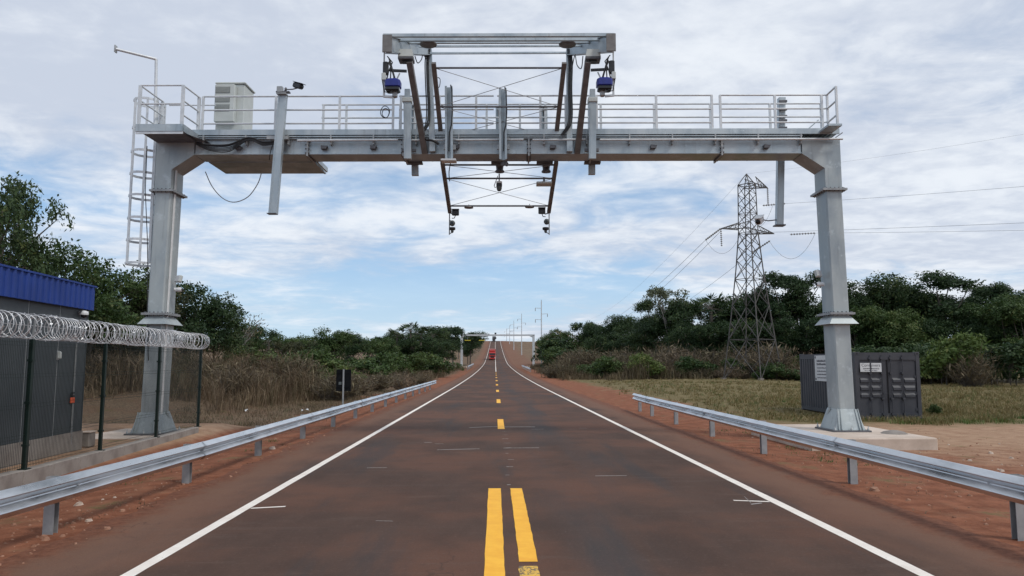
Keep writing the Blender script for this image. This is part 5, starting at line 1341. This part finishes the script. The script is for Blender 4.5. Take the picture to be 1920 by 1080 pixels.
# right wood
RW = 'dark trees of the right wood'
LS = ((1100, 604, 178, 'dense_b'), (1128, 607, 168, 'dense_a'), (1152, 602, 160, 'dense_c'), (1180, 590, 152, 'dense_a'), (1275, 566, 128, 'dense_b'), (1300, 560, 124, 'dense_a'), (1392, 566, 118, 'dense_c'), (1418, 556, 117, 'dense_a'), (1448, 548, 116, 'dense_b'), (1545, 548, 114, 'dense_c'), (1575, 556, 112, 'dense_a'), (1700, 556, 112, 'dense_c'), (1725, 548, 112, 'dense_b'), (1800, 552, 110, 'dense_a'), (1905, 548, 108, 'dense_c'), (1945, 545, 108, 'dense_a'), (1985, 540, 108, 'dense_b'))
for px, ty, Y, nm in LS:
    sil('broadleaf_tree', f'{counted([q[0] for q in LS], px)} dark dense skyline tree of the right wood counting away from the road', T, nm, px, ty, Y, RW, 1.1)
LS = ((1210, 600, 135, 'dense_c'), (1245, 598, 128, 'dense_a'), (1285, 600, 118, 'dense_c'), (1330, 598, 114, 'dense_c'), (1375, 600, 110, 'dense_a'), (1420, 602, 108, 'dense_c'), (1465, 600, 107, 'dense_c'), (1510, 596, 106, 'dense_a'), (1560, 600, 105, 'dense_c'), (1610, 598, 104, 'dense_c'), (1665, 600, 103, 'dense_a'), (1720, 596, 103, 'dense_c'), (1775, 594, 102, 'dense_a'), (1830, 598, 102, 'dense_c'), (1885, 596, 102, 'dense_a'), (1935, 596, 101, 'dense_c'), (1165, 622, 145, 'dense_c'), (1125, 630, 150, 'dense_c'), (1985, 600, 100, 'dense_c'))
for px, ty, Y, nm in LS:
    sil('broadleaf_tree', f'{counted([q[0] for q in LS], px)} low front edge tree of the right wood counting away from the road', T, nm, px, ty, Y, 'front edge trees of the right wood', 1.2)
sil('broadleaf_tree', 'dark rounded tree at the left shoulder of the pale feathery tree', T, 'tall_a', 1218, 562, 138)
sil('feathery_tree', 'tall feathery pale tree with see-through flat crown above the right wood', T, 'airy', 1252, 538, 126, wide=.95)
sil('fan_palm', 'palm tree with shaggy round head left of the pylon', 'palm tree', 'palm_a', 1332, 550, 116, wide=1.4)
sil('fan_palm', 'second palm tree between the shaggy palm and the pylon', 'palm tree', 'palm_a', 1362, 558, 118, wide=1.4)
sil('fan_palm', 'palm tree seen through the lattice of the pylon', 'palm tree', 'palm_a', 1404, 545, 117, wide=1.2)
sil('broadleaf_tree', 'tallest dark tree directly right of the pylon, crown leaning left', T, 'tall_a', 1462, 514, 112, wide=1.05)
sil('broadleaf_tree', 'tall dark flat-topped tree between the pylon and the right gantry leg', T, 'tall_a', 1497, 511, 113, wide=1.15)
sil('broadleaf_tree', 'broad domed dark tree right of the right gantry leg', T, 'dense_a', 1628, 521, 112, wide=1.0)
sil('broadleaf_tree', 'sloping dark tree beside the broad domed tree', T, 'dense_c', 1668, 532, 113, wide=1.0)
sil('broadleaf_tree', 'ragged topped dark tree standing highest beyond the container', T, 'tall_a', 1756, 515, 108, wide=1.5)
sil('broadleaf_tree', 'small round topped tree near the right picture edge of the wood', T, 'tall_a', 1843, 534, 112, wide=1.0)
sil('broadleaf_tree', 'second small round topped tree near the right picture edge of the wood', T, 'tall_a', 1868, 534, 114, wide=.9)
LS = ((1640, 572, 100), (1605, 585, 101), (1690, 578, 100))
for px, ty, Y in LS:
    sil('broadleaf_tree', f'{counted([q[0] for q in LS], px)} brighter green tree right of the gantry leg under the domed tree', T, 'green_a', px, ty, Y, 'brighter trees before the domed tree', 1.0)
for px, ty, Y, w in ((1880, 556, 99, 'first'), (1915, 560, 98, 'second')):
    sil('broadleaf_tree', f'{w} brighter green tree right of the round topped trees of the wood', T, 'green_b', px, ty, Y, 'brighter trees at the picture edge')
sil('bush', 'round bright green bush beyond the container', 'bush', 'bush_light', 1770, 624, 74, wide=.95)
sil('bush', 'grey brown bush right of the bright green one', 'bush', 'dry_b', 1818, 655, 72, wide=1.1)
sil('bush', 'dark green bush at the grass edge near the right picture side', 'bush', 'bush_dark', 1890, 640, 73, wide=1.1)
sil('bush', 'low green bush against the right side of the container', 'bush', 'bush_green', 1752, 757, 30, wide=.9)
for px, ty, Y in ((1020, 632, 225), (1045, 618, 228), (1030, 640, 215), (1060, 645, 208)):
    sil('broadleaf_tree', 'green tree just right of the distant gantry', T, 'green_b', px, ty, Y, 'trees just right of the distant gantry')
sil('broadleaf_tree', 'brown dry tree on the rise right of the distant gantry', T, 'dry_b', 1078, 624, 225, wide=1.6)
for i in range(26):
    px = PR.uniform(1035, 1500); Y = 100 + (1500 - px) * .17 + PR.uniform(-5, 5)
    sil('bush', 'dark green bush at the foot of the right wood', 'bush', PR.choice(['bush_dark', 'bush_dark', 'bush_green']), px, PR.uniform(632, 655), Y, 'bushes at the foot of the right wood', 1.2)
for i in range(22):
    px = PR.uniform(1040, 1090); Y = PR.uniform(130, 195)
    sil('bush', 'dark bush between the distant gantry and the right wood', 'bush', PR.choice(['bush_dark', 'bush_green', 'bush_dark', 'dry_b']), px, PR.uniform(648, 668), Y, 'bushes between the distant gantry and the right wood', 1.5)
for i in range(22):
    px = PR.uniform(560, 860); Y = PR.uniform(42, 78)
    if px < 705 and Y < 56: continue
    sil('dry_bush', 'low scrubby brown bush on the litter behind the left guardrail', 'bush', PR.choice(['dry_a', 'dry_c', 'dry_b']), px, 683 + PR.uniform(10, 34) * 37 / Y, Y, 'scrubby bushes behind the left guardrail', 1.6)
for i in range(16):
    px = PR.uniform(1600, 1960); sil('bush', 'dark bush under the wood beyond the container', 'bush', 'bush_dark', px, PR.uniform(640, 668), 88 + PR.uniform(-5, 8), 'bushes under the wood beyond the container', 1.25)
for i in range(30):
    px = PR.uniform(1060, 1500); Y = 90 + (1500 - px) * .05 + PR.uniform(-3, 6)
    sil('dry_bush', 'brown dry bush in the belt of brush before the right wood', 'bush', PR.choice(['dry_a', 'dry_b', 'dry_a', 'dry_c']), px, PR.uniform(640, 676), Y + 2, 'dry bushes before the right wood', 1.25)
for i in range(26):
    px = PR.uniform(1040, 1500); Y = 88 + (1500 - px) * .04 + PR.uniform(-2, 3)
    sil('dry_bush', 'low dry bush at the front of the brush belt before the right wood', 'bush', PR.choice(['dry_a', 'dry_c', 'dry_b', 'bush_green']), px, PR.uniform(678, 702), Y, 'low bushes at the front of the brush belt', 1.7)
for k, (px, ty, Y, nm, w) in enumerate(((412, 690, 40, 'bush_green', 1.1), (470, 668, 44, 'near_olive', .7), (545, 672, 48, 'bush_green', 1.2), (598, 690, 50, 'bush_light', 1.0), (350, 664, 42, 'near_olive', .8), (250, 690, 38, 'bush_green', 1.2))):
    sil('bush', ['first', 'second', 'third', 'fourth', 'fifth', 'sixth'][k] + ' green shrub growing out of the tall dry brush on the left', 'bush', nm, px, ty, Y, 'green shrubs in the dry brush', w)
for k, (px, ty, Y, nm, w) in enumerate(((1130, 668, 100, 'bush_green', 1.4), (1215, 662, 96, 'bush_light', 1.2), (1305, 668, 95, 'bush_green', 1.4), (1390, 672, 94, 'bush_green', 1.2), (1475, 668, 94, 'bush_light', 1.1))):
    sil('bush', ['first', 'second', 'third', 'fourth', 'fifth'][k] + ' green shrub in the brush belt counting from the road to the container', 'bush', nm, px, ty, Y, 'green shrubs in the right brush belt', w)
for i in range(40):
    px = PR.uniform(180, 590); Y = 36 + max(0, px - 440) * .06 + PR.uniform(0, 9)
    sil('dry_bush', 'brown dry bush in the tall brush left of the road', 'bush', PR.choice(['dry_a', 'dry_b', 'dry_c']), px, PR.uniform(652, 700), Y, 'dry bushes left of the road', 1.15)
for i in range(16):
    px = PR.uniform(640, 850); Y = 74 + (px - 640) * .30 + PR.uniform(-4, 8)
    sil('dry_bush', 'low brown bush beside the left verge beyond the road sign', 'bush', PR.choice(['dry_a', 'dry_c', 'dry_b']), px, 688 - (px - 640) * .02 + PR.uniform(-10, 4), Y, 'low brown bushes beyond the road sign', 1.5)
sil('bush', 'yellow green bush right behind the black road sign', 'bush', 'bush_light', 650, 682, 62, wide=1.5)
LS = ((560, 655, 60), (600, 662, 62), (700, 660, 80), (760, 660, 95), (820, 665, 110), (480, 650, 56))
for px, ty, Y in LS:
    sil('bush', f'{counted([q[0] for q in LS], px)} olive bush from the left behind the dry brush left of the road', 'bush', 'bush_green', px, ty, Y, 'olive bushes behind the dry brush', 1.5)

def blades(name, pts, h, w, lean, mat, label=None, seed=0):
    r = np.random.RandomState(seed); n = len(pts); P = np.asarray(pts, float); h = np.asarray(h)[:, None]; w = np.broadcast_to(np.asarray(w, float), (n,))[:, None]
    az = r.uniform(0, 2 * np.pi, n); sd = np.stack([np.cos(az), np.sin(az), np.zeros(n)], -1)
    ld = np.stack([r.normal(size=n), r.normal(size=n), np.zeros(n)], -1) * lean
    up = np.array([0, 0, 1.]); mid = P + (up + ld * .35) * h * .55; tip = P + (up * (1 - .25 * np.linalg.norm(ld, axis=1, keepdims=True)) + ld) * h
    v = np.stack([P - sd * w, P + sd * w, mid + sd * w * .8, mid - sd * w * .8, tip], 1).reshape(-1, 3)
    me = bpy.data.meshes.new(name); me.vertices.add(5 * n); me.vertices.foreach_set('co', v.reshape(-1))
    base = np.arange(n)[:, None] * 5; li = np.concatenate([base + np.array([[0, 1, 2, 3]]), base + np.array([[3, 2, 4]])], 1).reshape(-1)
    me.loops.add(7 * n); me.loops.foreach_set('vertex_index', li.astype(np.int32)); me.polygons.add(2 * n)
    me.polygons.foreach_set('loop_start', (np.arange(n)[:, None] * 7 + np.array([[0, 4]])).reshape(-1).astype(np.int32))
    a_ = me.attributes.new('rnd', 'FLOAT', 'FACE'); a_.data.foreach_set('value', np.repeat(r.rand(n), 2).astype(np.float32))
    me.materials.append(mat); me.update(calc_edges=True)
    return tag(link(name, me), label, kind='stuff')
R = np.random.RandomState(8)
def scatter(n, xr, yr, keep=None, clump=0, cs=.3):
    x = R.uniform(*xr, n); y = R.uniform(*yr, n)
    if keep is not None: k = keep(x, y); x, y = x[k], y[k]
    if clump: x = np.repeat(x, clump) + R.normal(size=len(x) * clump) * cs; y = np.repeat(y, clump) + R.normal(size=len(y) * clump) * cs
    return np.stack([x, y, ground_z(x, y) - .03], -1)
edge = lambda y: 1.2 * np.sin(y * .7) + .8 * np.sin(y * 1.9 + 1)
p = scatter(3000, (-34, -7.5), (31, 48), lambda x, y: (x < -8.2 + .6 * edge(y)) & (x < -.233 * y + .3 * edge(y)) & (y > 33.5 + 11 * np.clip((928 + 1387 * x / y - 440) / 170, 0, 1) + edge(x)), 12, .28)
blades('dry_tall_grass', p, R.uniform(.4, 2.1, len(p)) * (.95 + .4 * np.sin(p[:, 0] * .9 + p[:, 1])), R.uniform(.006, .018, len(p)), .42, M['straw'], 'tall brown dry grass left of the road', 1)
p = scatter(1900, (-26, -7.0), (46, 190), lambda x, y: (x < -7.6 - np.abs(edge(y))) & ((x < -.233 * y) | (y > 72 + 2 * edge(x))), 12, .4)
blades('dry_tall_grass', p, R.uniform(.5, 1.5, len(p)), R.uniform(.02, .04, len(p)), .3, M['straw'], 'dry grass along the far left verge', 2)
p = scatter(2200, (8, 62), (86, 112), lambda x, y: (y > 93 + 2.5 * edge(x) - (x < 20) * (20 - x) * -.3) & (np.sin(x * .8 + 1.5 * np.sin(y * .3)) + np.sin(x * .31 + 2) > -.9), 11, .45)
blades('dry_tall_grass', p, R.uniform(.4, 2.6, len(p)) * (.95 + .75 * np.sin(p[:, 0] * .55) * np.sin(p[:, 0] * .21 + 1 + p[:, 1] * .2)), R.uniform(.014, .035, len(p)), .42, M['straw'], 'tall dry grass belt before the right wood', 3)
p = scatter(900, (7.6, 16), (95, 200), lambda x, y: x > 8.4 + np.abs(edge(y)) * .7, 10, .4)
blades('dry_tall_grass', p, R.uniform(.4, 1.3, len(p)), R.uniform(.02, .045, len(p)), .3, M['straw'], 'dry grass along the far right verge', 4)
def field(n, sd, mat, hr, wr, nm, lab):
    q = R.uniform(0, 1, n); y = 1 / (1 / 25.5 + q * (1 / 92 - 1 / 25.5)); x = R.uniform(7.5, 15, n) + R.uniform(0, 1, n) * y * .62
    k = (y > 26.8 + edge(x) * .7) & (x > 9.2 + edge(y) * .5) & ~((x > 13.6) & (x < 16.7) & (y > 28) & (y < 34.4)); x, y = x[k], y[k]
    x = np.repeat(x, 9) + R.normal(size=len(x) * 9) * .09; y = np.repeat(y, 9) + R.normal(size=len(y) * 9) * .09
    P_ = np.stack([x, y, ground_z(x, y) - .01], -1); pat = .55 + .45 * np.sin(x * .5 + 1.3 * np.sin(y * .22)) * np.sin(y * .31 + .7)
    blades(nm, P_, R.uniform(*hr, len(x)) * (.45 + .8 * pat), R.uniform(*wr, len(x)) * (.6 + y / 60), .5, mat, lab, sd)
field(7500, 5, M['grass'], (.10, .34), (.006, .013), 'grass', 'rough olive and straw grass of the field on the right')
field(1100, 6, M['green_grass'], (.08, .25), (.006, .012), 'grass', 'greener grass patches of the field on the right')
def tufts(n, xr, yr, keep, mat, hr, sd, nm, lab, cl=14, cs=.12):
    P_ = scatter(n, xr, yr, keep, cl, cs); blades(nm, P_, R.uniform(*hr, len(P_)), R.uniform(.004, .009, len(P_)), .7, mat, lab, sd)
tufts(900, (-13, -6.6), (25.5, 60), lambda x, y: x < -7 + .3 * edge(y), M['straw'], (.08, .35), 7, 'dry_litter', 'mown dry stalks beyond the fence on the left', 16, .22)
tufts(40, (-7.9, -5.9), (11.5, 21), lambda x, y: (np.sin(x * 3 + y) > .2), M['green_grass'], (.05, .14), 8, 'verge_weeds', 'green weeds at the posts of the left guardrail')
tufts(110, (7.0, 9.2), (15.5, 24), lambda x, y: (np.sin(x * 1.7 + y * .8) > .0), M['green_grass'], (.05, .16), 9, 'verge_weeds', 'green weeds behind the right guardrail')
tufts(60, (-5.9, -5.2), (6, 30), lambda x, y: np.sin(y * 1.3) > .2, M['straw'], (.03, .10), 11, 'verge_weeds', 'dry stalks along the left edge of the asphalt', 10, .10)
tufts(70, (6.05, 7.2), (6, 32), lambda x, y: np.sin(y * 1.1 + 1) > .1, M['straw'], (.03, .11), 12, 'verge_weeds', 'dry stalks along the right edge of the asphalt', 10, .12)
tufts(80, (14, 19), (26, 28.4), None, M['green_grass'], (.1, .3), 10, 'verge_weeds', 'green weeds along the foot of the container')
# stones and crumbs of soil on the verges
def stones(name, n, regions, size, mat, label, seed):
    g = np.random.RandomState(seed); vs = []; fs = []
    for i in range(n):
        x0, x1, y0, y1 = regions[i % len(regions)]; x = g.uniform(x0, x1); y = y0 + (y1 - y0) * g.rand() ** 1.5; s = size * np.exp(g.normal() * .5); z = float(ground_z(x, y)) + s * .15; b = len(vs)
        if -5.2 < x < 6: z = float(zr(y)) + s * .15
        k = 6; t0 = g.uniform(0, 6)
        for j in range(k): t = t0 + j * 2 * math.pi / k; q = s * g.uniform(.7, 1.2); vs.append((x + q * math.cos(t), y + q * math.sin(t), z - s * .3))
        for j in range(k): t = t0 + j * 2 * math.pi / k + .3; q = s * g.uniform(.4, .8); vs.append((x + q * math.cos(t), y + q * math.sin(t), z + s * g.uniform(.2, .55)))
        vs.append((x, y, z + s * .5))
        for j in range(k): fs += [(b + j, b + (j + 1) % k, b + k + (j + 1) % k, b + k + j), (b + k + j, b + k + (j + 1) % k, b + 2 * k)]
    me = bpy.data.meshes.new(name); me.from_pydata(vs, [], fs); me.materials.append(mat); return tag(link(name, me), label, kind='stuff')
M['stone'] = pbr('soil_clod', (.24, .115, .07), (.36, .20, .13), 3, .95)
M['pale_stone'] = pbr('pale_stone', (.42, .32, .25), (.55, .45, .37), 3, .95)
stones('soil_clods', 1500, [(-8.2, -4.9, 6, 26), (6.2, 9.5, 6, 24), (-8, -5.2, 6, 14), (7, 14, 12, 24)], .019, M['stone'], 'red soil clods on the verges', 3)
stones('pale_stones', 90, [(7.5, 16, 14, 24), (-8, -5.4, 7, 20), (9, 15, 14, 20)], .035, M['pale_stone'], 'pale stones scattered on the bare ground', 4)
e = thing('paper_litter', 'white scrap lying in the dry ground left of the road sign', 'litter', (*at(573, 736, 34).xy, float(ground_z(at(573, 736, 34).x, 34)) + .02), .4)
MB().add([(-.16, -.06, .02), (.0, -.09, .10), (.17, -.04, .04), (.14, .08, .12), (-.02, .1, .05), (-.15, .06, .10)], [(0, 1, 4, 5), (1, 2, 3, 4)]).build('scrap', M['sign_white'], e)
q = onz(463, 763, .25); e = thing('paper_litter', 'small white scrap in the dry ground nearer the wire fence', 'litter', (q.x, q.y, float(ground_z(q.x, q.y)) + .02), 1.1)
MB().add([(-.10, -.04, .02), (.0, -.06, .12), (.11, -.03, .03), (.09, .06, .13), (-.01, .07, .05), (-.1, .04, .09)], [(0, 1, 4, 5), (1, 2, 3, 4)]).build('scrap', M['sign_white'], e)
